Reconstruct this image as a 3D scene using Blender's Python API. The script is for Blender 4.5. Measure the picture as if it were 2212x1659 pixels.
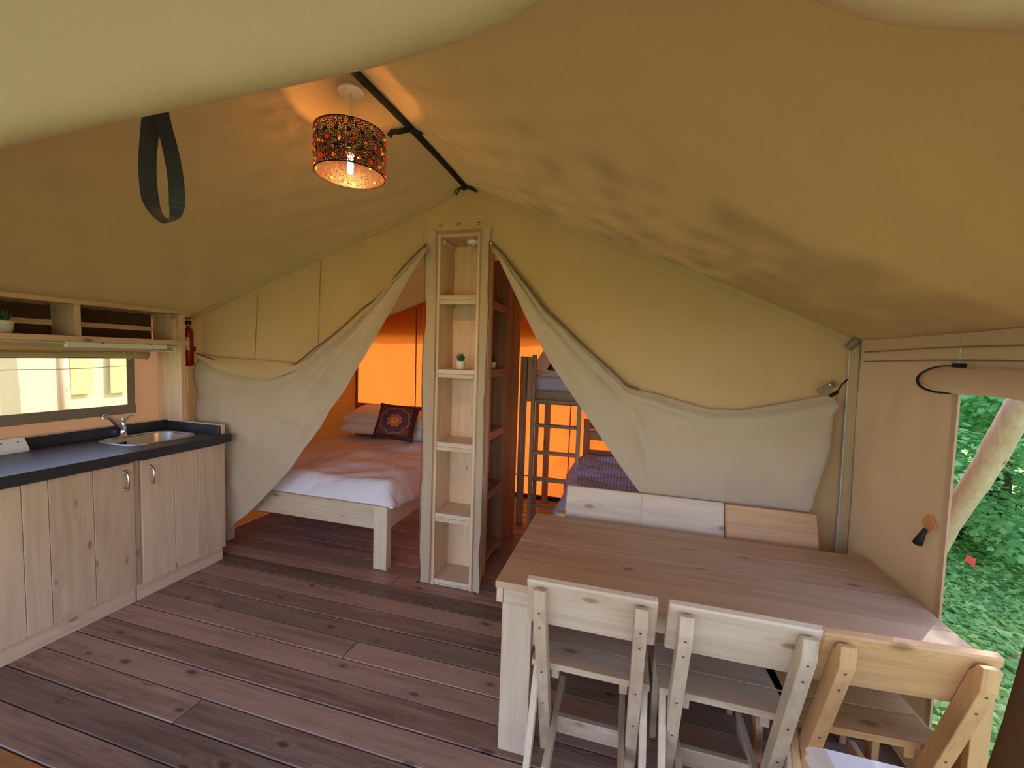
import bpy, bmesh, math, random
from mathutils import Vector, Matrix, noise
PI = math.pi
random.seed(7)
for o in list(bpy.data.objects): bpy.data.objects.remove(o)
SC = bpy.context.scene
COL = SC.collection
# ------------------------------------------------------------------ camera
FPX, W, H = 905.0, 2212, 1659
YAW, PIT, ROL = (math.radians(a) for a in (-15.4, -3.84, 1.9))
CAM = Vector((0, 0, 1.7))
def cam_axes():
    cy, sy, cp, sp = math.cos(YAW), math.sin(YAW), math.cos(PIT), math.sin(PIT)
    f = Vector((sy*cp, cy*cp, sp)); r = Vector((cy, -sy, 0)); u = r.cross(f)
    c, s = math.cos(ROL), math.sin(ROL)
    return c*r+s*u, -s*r+c*u, f
AR, AU, AF = cam_axes()
cam = bpy.data.objects.new('camera', bpy.data.cameras.new('camera')); COL.objects.link(cam)
cam.data.sensor_width = 36; cam.data.lens = FPX/W*36; cam.data.clip_start = 0.05; cam.data.clip_end = 200
cam.matrix_world = Matrix(((AR.x, AU.x, -AF.x, CAM.x), (AR.y, AU.y, -AF.y, CAM.y), (AR.z, AU.z, -AF.z, CAM.z), (0, 0, 0, 1)))
SC.camera = cam
# ------------------------------------------------------------------ light
SC.view_settings.view_transform = 'Standard'; SC.view_settings.look = 'None'
SC.view_settings.gamma = 1; SC.view_settings.use_curve_mapping = False
SC.view_settings.exposure = 1.0
wd = bpy.data.worlds.new('sky'); SC.world = wd; wd.use_nodes = True
nt = wd.node_tree; bg = nt.nodes['Background']
sky = nt.nodes.new('ShaderNodeTexSky'); sky.sky_type = 'NISHITA'; sky.sun_disc = False
sky.sun_elevation = math.radians(48); sky.sun_rotation = math.radians(20); sky.dust_density = 1.5; sky.air_density = 1.0
wbm = nt.nodes.new('ShaderNodeMixRGB'); wbm.blend_type = 'MULTIPLY'; wbm.inputs[0].default_value = 1; wbm.inputs[2].default_value = (1.10, .965, 1.0, 1)
nt.links.new(sky.outputs[0], wbm.inputs[1]); nt.links.new(wbm.outputs[0], bg.inputs[0]); bg.inputs[1].default_value = 0.42
sl = bpy.data.lights.new('sun', 'SUN'); sl.energy = 5.0; sl.angle = math.radians(0.8); sl.color = (1.0, 0.93, 0.82)
so = bpy.data.objects.new('sun', sl); COL.objects.link(so)
so.rotation_euler = Vector((0.62, 0.76, 0.90)).to_track_quat('Z', 'Y').to_euler()

def at(px, py, ax, v):
    """where the sight line through a pixel of the photograph meets the plane ax = v"""
    d = AR*((px-1106)/FPX) + AU*((829.5-py)/FPX) + AF
    i = 'xyz'.index(ax); t = (v-CAM[i])/d[i]
    return CAM + d*t

# ------------------------------------------------------------------ materials
def lin(c):
    return tuple(((x/255)/12.92 if x/255 <= .04045 else ((x/255+.055)/1.055)**2.4) for x in c)+(1,)
class NT:
    def __init__(s, name):
        s.m = bpy.data.materials.new(name); s.m.use_nodes = True; s.t = s.m.node_tree
        s.b = s.t.nodes['Principled BSDF']; s.out = s.t.nodes['Material Output']
    def n(s, typ, **kw):
        x = s.t.nodes.new('ShaderNode'+typ)
        for k, v in kw.items():
            if k.startswith('i_'):
                key = k[2:]; key = int(key) if key.isdigit() else key.replace('_', ' ')
                x.inputs[key].default_value = v
            else: setattr(x, k, v)
        return x
    def l(s, a, b): s.t.links.new(a, b)
    def math(s, op, a, b=None, clamp=False):
        x = s.n('Math', operation=op, use_clamp=clamp)
        for i, v in enumerate((a, b)):
            if v is None: continue
            if isinstance(v, (int, float)): x.inputs[i].default_value = v
            else: s.l(v, x.inputs[i])
        return x.outputs[0]
    def mix(s, f, a, b, mode='MIX'):
        x = s.n('MixRGB', blend_type=mode)
        for i, v in enumerate((f, a, b)):
            if isinstance(v, (int, float)): x.inputs[i].default_value = v
            elif isinstance(v, tuple): x.inputs[i].default_value = v
            else: s.l(v, x.inputs[i])
        return x.outputs[0]
    def ramp(s, f, stops):
        x = s.n('ValToRGB'); e = x.color_ramp.elements
        while len(e) > 1: e.remove(e[0])
        e[0].position, e[0].color = stops[0]
        for p, c in stops[1:]:
            q = e.new(p); q.color = c
        s.l(f, x.inputs[0]); return x.outputs[0]
G = lambda v: (v, v, v, 1)
def plain(name, c, rough=.5, metal=0, **kw):
    a = NT(name); a.b.inputs['Base Color'].default_value = c if len(c) == 4 else lin(c)
    a.b.inputs['Roughness'].default_value = rough; a.b.inputs['Metallic'].default_value = metal
    for k, v in kw.items(): a.b.inputs[k].default_value = v
    no = a.n('TexNoise', i_Scale=60.0, i_Detail=3.0); tc = a.n('TexCoord'); a.l(tc.outputs['Object'], no.inputs['Vector'])
    a.l(a.math('ADD', a.math('MULTIPLY', no.outputs[0], .08), max(rough-.04, 0)), a.b.inputs['Roughness'])
    return a.m
def wood(name, light, dark, knot, axis='x', rough=.6, kn=1.0, var=.25, tint=None, bump=.25, ksc=(3.2, 7.5)):
    a = NT(name); tc = a.n('TexCoord'); oi = a.n('ObjectInfo')
    off = a.n('CombineXYZ'); r = a.math('MULTIPLY', oi.outputs['Random'], 61.0)
    for i in range(3): a.l(r, off.inputs[i])
    ad = a.n('VectorMath', operation='ADD'); a.l(tc.outputs['Object'], ad.inputs[0]); a.l(off.outputs[0], ad.inputs[1])
    def mp(al, ac):
        m = a.n('Mapping'); m.inputs['Scale'].default_value = tuple(al if x == axis else ac for x in 'xyz'); a.l(ad.outputs[0], m.inputs[0]); return m.outputs[0]
    big = a.n('TexNoise', i_Scale=1.0, i_Detail=3.0, i_Distortion=.4); a.l(mp(1.2, 7), big.inputs['Vector'])
    fine = a.n('TexNoise', i_Scale=1.0, i_Detail=6.0, i_Roughness=.65, i_Distortion=.6); a.l(mp(3, 75), fine.inputs['Vector'])
    # knots
    v = a.n('TexVoronoi', i_Scale=1.0, i_Randomness=1.0); wv = mp(*ksc); a.l(wv, v.inputs['Vector'])
    kd = v.outputs['Distance']
    ks = a.ramp(kd, [(0, G(1)), (.07*kn+.001, G(.8)), (.13*kn+.002, G(0))])
    halo = a.ramp(kd, [(0, G(1)), (.34, G(0))])
    # rings bend round knots
    w = a.n('TexNoise', i_Scale=1.0, i_Detail=2.0); m2 = a.n('VectorMath', operation='ADD'); a.l(mp(1.5, 28), m2.inputs[0])
    hc = a.n('CombineXYZ'); hv = a.math('MULTIPLY', halo, 2.2)
    for i in range(3): a.l(hv, hc.inputs[i])
    a.l(hc.outputs[0], m2.inputs[1]); a.l(m2.outputs[0], w.inputs['Vector'])
    f = a.math('ADD', a.math('MULTIPLY', fine.outputs[0], .40), a.math('MULTIPLY', w.outputs[0], .38))
    f = a.math('ADD', f, a.math('MULTIPLY', big.outputs[0], .3))
    f = a.math('ADD', f, a.math('MULTIPLY', a.math('SUBTRACT', oi.outputs['Random'], .5), var))
    c = a.ramp(f, [(.34, lin(dark)), (.60, lin(light)), (.8, lin(tuple(min(255, x*1.08) for x in light)))])
    if tint:
        sepr = a.n('SeparateColor'); wn = a.n('TexWhiteNoise', noise_dimensions='1D'); a.l(oi.outputs['Random'], wn.inputs['W'])
        c = a.mix(a.ramp(wn.outputs[0], [(.35, G(0)), (.75, G(.85))]), c, a.mix(1.0, c, lin(tint), 'MULTIPLY'))
    c = a.mix(a.math('MULTIPLY', halo, .22*kn), c, lin(dark))
    c = a.mix(a.math('MULTIPLY', ks, .8), c, lin(knot))
    a.l(c, a.b.inputs['Base Color']); a.b.inputs['Roughness'].default_value = rough
    bp = a.n('Bump', i_Strength=bump, i_Distance=.004); a.l(f, bp.inputs['Height']); a.l(bp.outputs[0], a.b.inputs['Normal'])
    return a.m
PINE = {x: wood('pine_'+x, (216, 184, 150), (184, 144, 108), (112, 74, 48), x, .55) for x in 'xyz'}
CAB = {x: wood('cabinet_pine_'+x, (208, 182, 156), (184, 154, 128), (136, 100, 74), x, .5, .8, .2) for x in 'xyz'}
PALE = {x: wood('pale_pine_'+x, (206, 186, 162), (180, 154, 128), (118, 86, 60), x, .5) for x in 'xyz'}
WARM = {x: wood('orange_pine_'+x, (198, 154, 108), (164, 118, 76), (108, 66, 34), x, .5) for x in 'xyz'}
TABLE = {x: wood('table_pine_'+x, (190, 158, 132), (156, 124, 98), (95, 66, 46), x, .42) for x in 'xyz'}
GREYW = {x: wood('greyed_pine_'+x, (170, 148, 120), (128, 106, 82), (80, 58, 42), x, .6) for x in 'xyz'}
DECK = wood('stained_deck', (178, 148, 134), (118, 92, 82), (46, 30, 24), 'x', .46, 1.2, .22, tint=(190, 198, 200), bump=.6, ksc=(4.2, 9.0))
DECKO = wood('orange_deck', (176, 122, 74), (140, 92, 52), (70, 40, 24), 'x', .5, .6, .2)
LOG = wood('peeled_log', (196, 170, 134), (164, 136, 100), (92, 64, 44), 'z', .8, .6, .05, bump=.6)

def canvas(name, c1, c2, trans=.25, tcol=None, wr=.25, scale=1.0, stretch=(1, 1, 1)):
    a = NT(name); tc = a.n('TexCoord')
    mp = a.n('Mapping'); mp.inputs['Scale'].default_value = stretch; a.l(tc.outputs['Object'], mp.inputs[0])
    n1 = a.n('TexNoise', i_Scale=1.1*scale, i_Detail=4.0, i_Distortion=.5); a.l(mp.outputs[0], n1.inputs['Vector'])
    n2 = a.n('TexNoise', i_Scale=260.0, i_Detail=2.0); a.l(tc.outputs['Object'], n2.inputs['Vector'])
    n3 = a.n('TexNoise', i_Scale=2.6*scale, i_Detail=5.0, i_Distortion=1.6, i_Roughness=.55); a.l(mp.outputs[0], n3.inputs['Vector'])
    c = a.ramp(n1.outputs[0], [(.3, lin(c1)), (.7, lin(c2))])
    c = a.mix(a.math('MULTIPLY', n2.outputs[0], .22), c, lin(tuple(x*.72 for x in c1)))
    ds = a.n('BsdfDiffuse', i_Roughness=.6); tr = a.n('BsdfTranslucent'); ms = a.n('MixShader')
    bp = a.n('Bump', i_Strength=wr, i_Distance=.05); a.l(n3.outputs[0], bp.inputs['Height'])
    b2 = a.n('Bump', i_Strength=.15, i_Distance=.001); a.l(n2.outputs[0], b2.inputs['Height']); a.l(bp.outputs[0], b2.inputs['Normal'])
    a.l(c, ds.inputs[0]); a.l(b2.outputs[0], ds.inputs['Normal'])
    if tcol: tr.inputs[0].default_value = lin(tcol)
    else: a.l(c, tr.inputs[0])
    ms.inputs[0].default_value = trans
    a.l(ds.outputs[0], ms.inputs[1]); a.l(tr.outputs[0], ms.inputs[2]); a.l(ms.outputs[0], a.out.inputs[0])
    return a.m
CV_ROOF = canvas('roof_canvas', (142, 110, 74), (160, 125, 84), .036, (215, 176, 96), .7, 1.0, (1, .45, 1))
CV_WALL = canvas('wall_canvas', (206, 178, 132), (214, 186, 142), .10, (205, 175, 115), .32)
CV_FLAP = canvas('flap_canvas', (194, 174, 150), (202, 182, 158), .06, (205, 185, 150), .7)
CV_RIGHT = canvas('side_canvas', (196, 164, 134), (200, 170, 140), .07, (212, 170, 115), .12, 1.0, (1, 1, 1))
CV_FRONT = canvas('front_canvas', (196, 168, 138), (204, 176, 148), .08, (205, 190, 140), .4)
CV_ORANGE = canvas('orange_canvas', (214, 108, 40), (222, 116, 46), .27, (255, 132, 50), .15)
CV_CREAM = canvas('cream_canvas', (236, 222, 178), (240, 226, 186), .1, (235, 220, 170), .15)
CV_TAPE = plain('grey_tape', (132, 118, 100), .7)
ZIP = plain('zip_tape_brown', (112, 90, 70), .7)
BLACK = plain('black_webbing', (16, 17, 20), .75)
WEB = plain('grey_webbing', (58, 62, 74), .6)
STEEL = plain('brushed_steel', (214, 216, 222), .34, 1)
CHROME = plain('chrome', (225, 225, 228), .1, 1)
WORKTOP = plain('black_laminate', (30, 32, 44), .42, 0, **{'Specular IOR Level': .9})
WHITE = plain('white_plastic', (226, 226, 220), .4)
WPLAS = plain('white_cool_box', (222, 222, 232), .45)
RED = plain('red_paint', (150, 22, 20), .3)
LABEL = plain('label_paper', (215, 210, 200), .6)
LABR = plain('label_red', (160, 40, 36), .6)
LABB = plain('label_print', (110, 130, 140), .6)
POT = plain('pot_glaze', (214, 212, 200), .5)
SOIL = plain('soil', (50, 38, 28), .9)
SUCC = plain('succulent_green', (46, 82, 54), .5)
DARKW = plain('dark_gap', (40, 28, 22), .8)
BRASS = plain('eyelet_metal', (190, 170, 130), .25, 1)
BROWNC = canvas('dark_brown_canvas', (92, 66, 50), (100, 72, 54), .03, None, .3)
SCREW = plain('screw_head', (120, 105, 88), .35, .8)
STITCH = plain('stitching', (198, 180, 142), .7)
GAPLIGHT = plain('painted_gap_light', (190, 200, 212), .4)  # pale colour standing in for daylight leaking at the corner seam
def cotton(name, col, wr=.3, stripes=None):
    a = NT(name); tc = a.n('TexCoord')
    n = a.n('TexNoise', i_Scale=5.0, i_Detail=5.0, i_Distortion=1.2); a.l(tc.outputs['Object'], n.inputs['Vector'])
    c = a.mix(n.outputs[0], lin(col), lin(tuple(x*.95 for x in col)))
    if stripes:
        w = a.n('TexWave', wave_type='BANDS', bands_direction=stripes[1], i_Scale=stripes[2], i_Distortion=.6); a.l(tc.outputs['Object'], w.inputs['Vector'])
        c = a.mix(a.ramp(w.outputs[1], [(.45, G(0)), (.6, G(1))]), c, lin(stripes[0]))
    a.l(c, a.b.inputs['Base Color']); a.b.inputs['Roughness'].default_value = .85
    bp = a.n('Bump', i_Strength=wr, i_Distance=.03); a.l(n.outputs[0], bp.inputs['Height']); a.l(bp.outputs[0], a.b.inputs['Normal'])
    return a.m
COT = cotton('white_cotton', (232, 230, 236))
DUVET = cotton('white_duvet_cotton', (226, 222, 232), .45)
STRIPE = cotton('striped_blanket_cotton', (190, 200, 238), .5, ((158, 154, 208), 'X', 11.0))
def kilim():
    a = NT('kilim_pattern'); tc = a.n('TexCoord'); sp = a.n('SeparateXYZ'); a.l(tc.outputs['Generated'], sp.inputs[0])
    x = a.math('SUBTRACT', sp.outputs[0], .5); z = a.math('SUBTRACT', sp.outputs[2], .5)
    d = a.math('SQRT', a.math('ADD', a.math('MULTIPLY', x, x), a.math('MULTIPLY', z, z)))
    ang = a.math('ARCTAN2', z, x)
    pet = a.math('MULTIPLY', a.math('SINE', a.math('MULTIPLY', ang, 8.0)), .02)
    dd = a.math('ADD', d, pet)
    c = a.ramp(dd, [(0, lin((40, 36, 60))), (.03, lin((226, 190, 130))), (.07, lin((205, 104, 60))), (.15, lin((215, 120, 66))), (.17, lin((52, 66, 106))), (.30, lin((60, 70, 100))), (.33, lin((200, 150, 110))), (.36, lin((120, 60, 50)))])
    c.node.color_ramp.interpolation = 'CONSTANT'
    v = a.n('TexVoronoi', i_Scale=13.0, distance='MANHATTAN'); a.l(tc.outputs['Generated'], v.inputs['Vector'])
    vc = a.ramp(v.outputs['Distance'], [(0, lin((224, 190, 140))), (.10, lin((196, 88, 50))), (.32, lin((64, 74, 110))), (.5, lin((110, 60, 50)))]); vc.node.color_ramp.interpolation = 'CONSTANT'
    outer = a.math('GREATER_THAN', dd, .17)
    c = a.mix(a.math('MULTIPLY', outer, .55), c, vc)
    edge = a.math('GREATER_THAN', a.math('MAXIMUM', a.math('ABSOLUTE', x), a.math('ABSOLUTE', z)), .38)
    v2 = a.n('TexVoronoi', i_Scale=24.0, distance='MANHATTAN'); a.l(tc.outputs['Generated'], v2.inputs['Vector'])
    ec = a.ramp(v2.outputs['Distance'], [(0, lin((214, 150, 110))), (.16, lin((140, 56, 46))), (.4, lin((60, 34, 40)))]); ec.node.color_ramp.interpolation = 'CONSTANT'
    c = a.mix(edge, c, ec)
    a.l(c, a.b.inputs['Base Color']); a.b.inputs['Roughness'].default_value = .9
    return a.m
KILIM = kilim()
def pane_mat():
    a = NT('clear_vinyl'); g = a.n('BsdfGlossy', i_Roughness=.12); t = a.n('BsdfTransparent'); m = a.n('MixShader'); m.inputs[0].default_value = .06
    t.inputs[0].default_value = (.96, .95, .9, 1); a.l(t.outputs[0], m.inputs[1]); a.l(g.outputs[0], m.inputs[2]); a.l(m.outputs[0], a.out.inputs[0]); return a.m
VINYL = pane_mat()
def shade_mat():
    a = NT('perforated_shade'); tc = a.n('TexCoord'); v = a.n('TexNoise', i_Scale=300.0, i_Detail=1.5); a.l(tc.outputs['Object'], v.inputs['Vector'])
    h = a.ramp(v.outputs[0], [(.55, G(0)), (.565, G(1))])
    t = a.n('BsdfTransparent'); m = a.n('MixShader'); d = a.b
    d.inputs['Base Color'].default_value = lin((46, 24, 16)); d.inputs['Roughness'].default_value = .5; d.inputs['Metallic'].default_value = .3
    a.l(h, m.inputs[0]); a.l(d.outputs[0], m.inputs[1]); a.l(t.outputs[0], m.inputs[2]); a.l(m.outputs[0], a.out.inputs[0]); return a.m
SHADE = shade_mat()
def gem(name, c):
    a = NT(name); a.b.inputs['Base Color'].default_value = lin(c); a.b.inputs['Roughness'].default_value = .1
    tr = a.n('BsdfTranslucent'); tr.inputs[0].default_value = lin(c); m = a.n('MixShader'); m.inputs[0].default_value = .6
    a.l(a.b.outputs[0], m.inputs[1]); a.l(tr.outputs[0], m.inputs[2]); a.l(m.outputs[0], a.out.inputs[0]); return a.m
GEMR = gem('red_glass_gem', (240, 70, 30)); GEMY = gem('amber_glass_gem', (250, 190, 70))
def emit(name, c, s):
    a = NT(name); e = a.n('Emission'); e.inputs[0].default_value = c; e.inputs[1].default_value = s; a.l(e.outputs[0], a.out.inputs[0]); return a.m
BULB = emit('lit_bulb', (1.0, .50, .16, 1), 420)
def leafmat(name, cols, tr=.45):
    a = NT(name); tc = a.n('TexCoord'); n = a.n('TexNoise', i_Scale=3.5, i_Detail=3.0); a.l(tc.outputs['Object'], n.inputs['Vector'])
    v = a.n('TexWhiteNoise', noise_dimensions='1D'); g = a.n('NewGeometry'); a.l(g.outputs['Random Per Island'], v.inputs['W'])
    f = a.math('ADD', a.math('MULTIPLY', n.outputs[0], .5), a.math('MULTIPLY', v.outputs[0], .5))
    c = a.ramp(f, [(.2, lin(cols[0])), (.5, lin(cols[1])), (.8, lin(cols[2]))])
    d = a.b; a.l(c, d.inputs['Base Color']); d.inputs['Roughness'].default_value = .45
    t = a.n('BsdfTranslucent'); a.l(c, t.inputs[0]); m = a.n('MixShader'); m.inputs[0].default_value = tr
    a.l(d.outputs[0], m.inputs[1]); a.l(t.outputs[0], m.inputs[2]); a.l(m.outputs[0], a.out.inputs[0]); return a.m
LEAF = leafmat('shrub_leaves', ((122, 182, 122), (172, 224, 156), (216, 242, 190)), .6)
GRASS = leafmat('ground_leaves', ((124, 178, 110), (168, 214, 130), (214, 236, 160)), .5)
REDL = plain('red_leaf', (226, 74, 50), .5)
def ground_mat():
    a = NT('grassy_ground'); tc = a.n('TexCoord'); n = a.n('TexNoise', i_Scale=1.3, i_Detail=6.0); a.l(tc.outputs['Object'], n.inputs['Vector'])
    c = a.ramp(n.outputs[0], [(.35, lin((96, 132, 66))), (.55, lin((130, 160, 88))), (.68, lin((190, 176, 140)))])
    a.l(c, a.b.inputs['Base Color']); a.b.inputs['Roughness'].default_value = .95; return a.m
GROUND = ground_mat()

# ------------------------------------------------------------------ mesh helpers
def tag(o, label=None, cat=None, group=None, kind=None):
    if label: o['label'] = label
    if cat: o['category'] = cat
    if group: o['group'] = group
    if kind: o['kind'] = kind
    return o
def mesh(name, bm, mat, parent=None, smooth=False, loc=None):
    me = bpy.data.meshes.new(name); bmesh.ops.recalc_face_normals(bm, faces=bm.faces[:]); bm.to_mesh(me); bm.free()
    for m in (mat if isinstance(mat, (list, tuple)) else [mat]): me.materials.append(m)
    if smooth: me.shade_smooth()
    o = bpy.data.objects.new(name, me); COL.objects.link(o)
    if parent is not None: o.parent = parent
    if loc: o.location = loc
    return o
def thing(name, label, cat, loc=(0, 0, 0), rz=0, group=None):
    o = bpy.data.objects.new(name, None); o.empty_display_size = .1; COL.objects.link(o)
    o.location = loc; o.rotation_euler = (0, 0, rz); return tag(o, label, cat, group)
def kids(o): return [c for c in bpy.data.objects if c.parent == o]
def dup(o, parent=None, ch=None):
    if ch is None:
        ch = {}
        for c in bpy.data.objects:
            if c.parent: ch.setdefault(c.parent.name, []).append(c)
    c = o.copy(); COL.objects.link(c); c.parent = parent
    for k in ch.get(o.name, []): dup(k, c, ch)
    return c
def bbox(bm, x0, x1, y0, y1, z0, z1, bev=.002, M=None):
    r = bmesh.ops.create_cube(bm, size=1); vs = r['verts']
    for v in vs: v.co = Vector(((x0+x1)/2+v.co.x*(x1-x0), (y0+y1)/2+v.co.y*(y1-y0), (z0+z1)/2+v.co.z*(z1-z0)))
    if bev:
        es = list({e for v in vs for e in v.link_edges}); r = bmesh.ops.bevel(bm, geom=es, offset=bev, segments=1, affect='EDGES'); vs = r['verts']
    if M is not None:
        for v in vs: v.co = M @ v.co
    return vs
def box(name, x0, x1, y0, y1, z0, z1, mat, parent=None, bev=.002, M=None):
    bm = bmesh.new(); bbox(bm, x0, x1, y0, y1, z0, z1, bev)
    if M is not None: bm.transform(M)
    return mesh(name, bm, mat, parent)
def prism(name, pts, ax, a0, a1, mat, parent=None, bev=.002):
    """outline pts in the two axes other than ax, extruded from a0 to a1 along ax"""
    bm = bmesh.new()
    def mk(p, a):
        c = list(p); c.insert('xyz'.index(ax), a); return bm.verts.new(c)
    A = [mk(p, a0) for p in pts]; B = [mk(p, a1) for p in pts]; n = len(pts)
    bm.faces.new(A); bm.faces.new(B[::-1])
    for i in range(n): bm.faces.new((A[i], B[i], B[(i+1) % n], A[(i+1) % n]))
    if bev: bmesh.ops.bevel(bm, geom=bm.edges[:], offset=bev, segments=1, affect='EDGES')
    return mesh(name, bm, mat, parent)
def add_tube(bm, pts, r, n=8, cap=True, flat=None, up=None):
    """tube through pts; r number or list; flat=(w,h) makes a ribbon section"""
    pts = [Vector(p) for p in pts]; rings = []
    prev = None
    for i, p in enumerate(pts):
        t = (pts[min(i+1, len(pts)-1)]-pts[max(i-1, 0)]).normalized()
        if prev is None:
            u = Vector(up) if up else (Vector((0, 0, 1)) if abs(t.z) < .9 else Vector((1, 0, 0)))
        else: u = prev
        u = (u-t*u.dot(t)).normalized(); prev = u; s = t.cross(u)
        ri = r[i] if isinstance(r, (list, tuple)) else r
        if flat: ring = [bm.verts.new(p+u*a*flat[0]/2+s*b*flat[1]/2) for a, b in ((1, 1), (-1, 1), (-1, -1), (1, -1))]
        else: ring = [bm.verts.new(p+(u*math.cos(2*PI*k/n)+s*math.sin(2*PI*k/n))*ri) for k in range(n)]
        rings.append(ring)
    m = len(rings[0])
    for a, b in zip(rings, rings[1:]):
        for k in range(m): bm.faces.new((a[k], a[(k+1) % m], b[(k+1) % m], b[k]))
    if cap: bm.faces.new(rings[0][::-1]); bm.faces.new(rings[-1])
def tube(name, pts, r, mat, parent=None, n=8, flat=None, up=None, smooth=True):
    bm = bmesh.new(); add_tube(bm, pts, r, n, True, flat, up); return mesh(name, bm, mat, parent, smooth and not flat)
def lathe(name, prof, mat, parent=None, n=24, loc=None, caps=True):
    bm = bmesh.new(); rings = []
    for r, z in prof: rings.append([bm.verts.new((r*math.cos(2*PI*k/n), r*math.sin(2*PI*k/n), z)) for k in range(n)])
    for a, b in zip(rings, rings[1:]):
        for k in range(n): bm.faces.new((a[k], a[(k+1) % n], b[(k+1) % n], b[k]))
    if caps: bm.faces.new(rings[0][::-1]); bm.faces.new(rings[-1])
    bmesh.ops.remove_doubles(bm, verts=bm.verts[:], dist=1e-5)
    o = mesh(name, bm, mat, parent, True, loc)
    return o
def resample(pts, n):
    pts = [Vector(p) for p in pts]; d = [0]
    for a, b in zip(pts, pts[1:]): d.append(d[-1]+(b-a).length)
    out = []; j = 0
    for i in range(n):
        s = d[-1]*i/(n-1)
        while j < len(d)-2 and d[j+1] < s: j += 1
        k = (s-d[j])/max(d[j+1]-d[j], 1e-9); out.append(pts[j].lerp(pts[j+1], k))
    return out
def smooth_pts(P, it=2):
    P = [Vector(p) for p in P]
    for _ in range(it):
        Q = [P[0]]
        for a, b in zip(P, P[1:]): Q += [a.lerp(b, .25), a.lerp(b, .75)]
        Q.append(P[-1]); P = Q
    return P
def grid_mesh(name, f, nu, nv, mat, parent=None, smooth=True):
    bm = bmesh.new(); V = [[bm.verts.new(f(i/(nu-1), j/(nv-1))) for j in range(nv)] for i in range(nu)]
    for i in range(nu-1):
        for j in range(nv-1):
            q = [V[i][j], V[i+1][j], V[i+1][j+1], V[i][j+1]]
            try: bm.faces.new(q)
            except ValueError: pass
    bmesh.ops.remove_doubles(bm, verts=bm.verts[:], dist=1e-5)
    return mesh(name, bm, mat, parent, smooth)
def ruled(name, U, L, nu, nv, mat, disp=None, parent=None):
    A, B = resample(U, nu), resample(L, nu)
    def f(u, v):
        i = round(u*(nu-1)); p = A[i].lerp(B[i], v)
        return p+(disp(u, v, p) if disp else Vector())
    return grid_mesh(name, f, nu, nv, mat, parent)
def solid(o, t, off=0):
    m = o.modifiers.new('thickness', 'SOLIDIFY'); m.thickness = t; m.offset = off
def fbm(p, s, oct=3):
    return noise.fractal(Vector(p)*s, 1.0, 2.0, oct)
def polyz(P, x):
    for (a, za), (b, zb) in zip(P, P[1:]):
        if a <= x <= b: return za+(zb-za)*(x-a)/(b-a)
    return P[0][1] if x < P[0][0] else P[-1][1]

# ================================================================== SETTING
YP = 2.735                      # plane of the canvas partition
XL, XR, YB = -3.66, 1.23, 4.85  # left wall, right wall, back wall
YF = 0.55                       # front gable
PROF = [(-3.72, 1.905), (-3.52, 1.985), (-2.88, 2.222), (-2.27, 2.440), (-1.60, 2.665), (-1.36, 2.760), (-1.13, 2.862), (-.90, 2.765), (-.654, 2.655), (-.347, 2.522), (.19, 2.312), (.71, 2.08), (1.21, 1.845), (1.30, 1.80)]
def roofz(x): return polyz(PROF, x)

# ground outside
bm = bmesh.new()
bmesh.ops.create_grid(bm, x_segments=40, y_segments=40, size=30)
for v in bm.verts: v.co.z = -.42+.05*noise.noise(v.co*.6)
g = mesh('ground', bm, GROUND, None, True); tag(g, kind='structure')
# floor: boards along x, each its own piece
fl = box('floor', -3.75, 1.32, -2.3, 4.95, -.16, -.034, DARKW, None, 0); tag(fl, kind='structure')
rnd = random.Random(5)
joints = {11: -1.9, 13: .1, 15: -1.45, 16: -2.55, 20: -1.6, 21: -3.0, 24: .3, 9: .4, 6: -2.2}
for k in range(-15, 36):
    y0 = 1.608+.1445*(k-13)
    if y0 < -2.3: continue
    segs = [(-3.74, 1.31)]
    if k in joints: segs = [(-3.74, joints[k]-.002), (joints[k]+.002, 1.31)]
    for a, b in segs:
        h = rnd.uniform(-.0012, .0012)
        box('plank', a, b, y0+.0025, y0+.1445-.0025, -.034, h, DECKO if k < 9 else DECK, fl, .0035)
# foundation rim below the deck
# roof
def roofgrid(side):
    xa, xb = (-1.13, -3.72) if side < 0 else (-1.13, 1.30)
    def f(u, v):
        x = xa+(xb-xa)*u; y = .42+(5.15-.42)*v; z = roofz(x)
        s = u*(1-u)*4
        # cloth sags between the poles and draws into creases that run down from the ridge
        z -= .035*s*math.sin(PI*min(max((y-.5)/(YP-.5), 0), 1)) if y < YP else .03*s*math.sin(PI*min((y-YP)/(YB-YP), 1))
        w = min(1, abs(y-YP)/.25)*min(1, u/.12)*min(1, (1-u)/.1)
        z += w*(.018*fbm((x*.8+y*.5, y*.6-x*.3, side*3), 1.2, 2)+.006*noise.noise(Vector((x*1.1+y*1.2, y*6-x*4*side, 2.))) )
        if y < YP: z += w*.009*math.sin((y*1.0+abs(x+1.13)*.55)*26+2*noise.noise(Vector((x, y, 0))))*max(0, 1-u*1.7)
        return Vector((x, y, z))
    return f
bm = bmesh.new()
for sd in (-1, 1):
    f = roofgrid(sd); NU, NV = 90, 130
    V = [[bm.verts.new(f(i/(NU-1), j/(NV-1))) for j in range(NV)] for i in range(NU)]
    for i in range(NU-1):
        for j in range(NV-1): bm.faces.new((V[i][j], V[i+1][j], V[i+1][j+1], V[i][j+1]))
bmesh.ops.remove_doubles(bm, verts=bm.verts[:], dist=1e-4)
tag(mesh('ceiling', bm, CV_ROOF, None, True), kind='structure')

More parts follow.
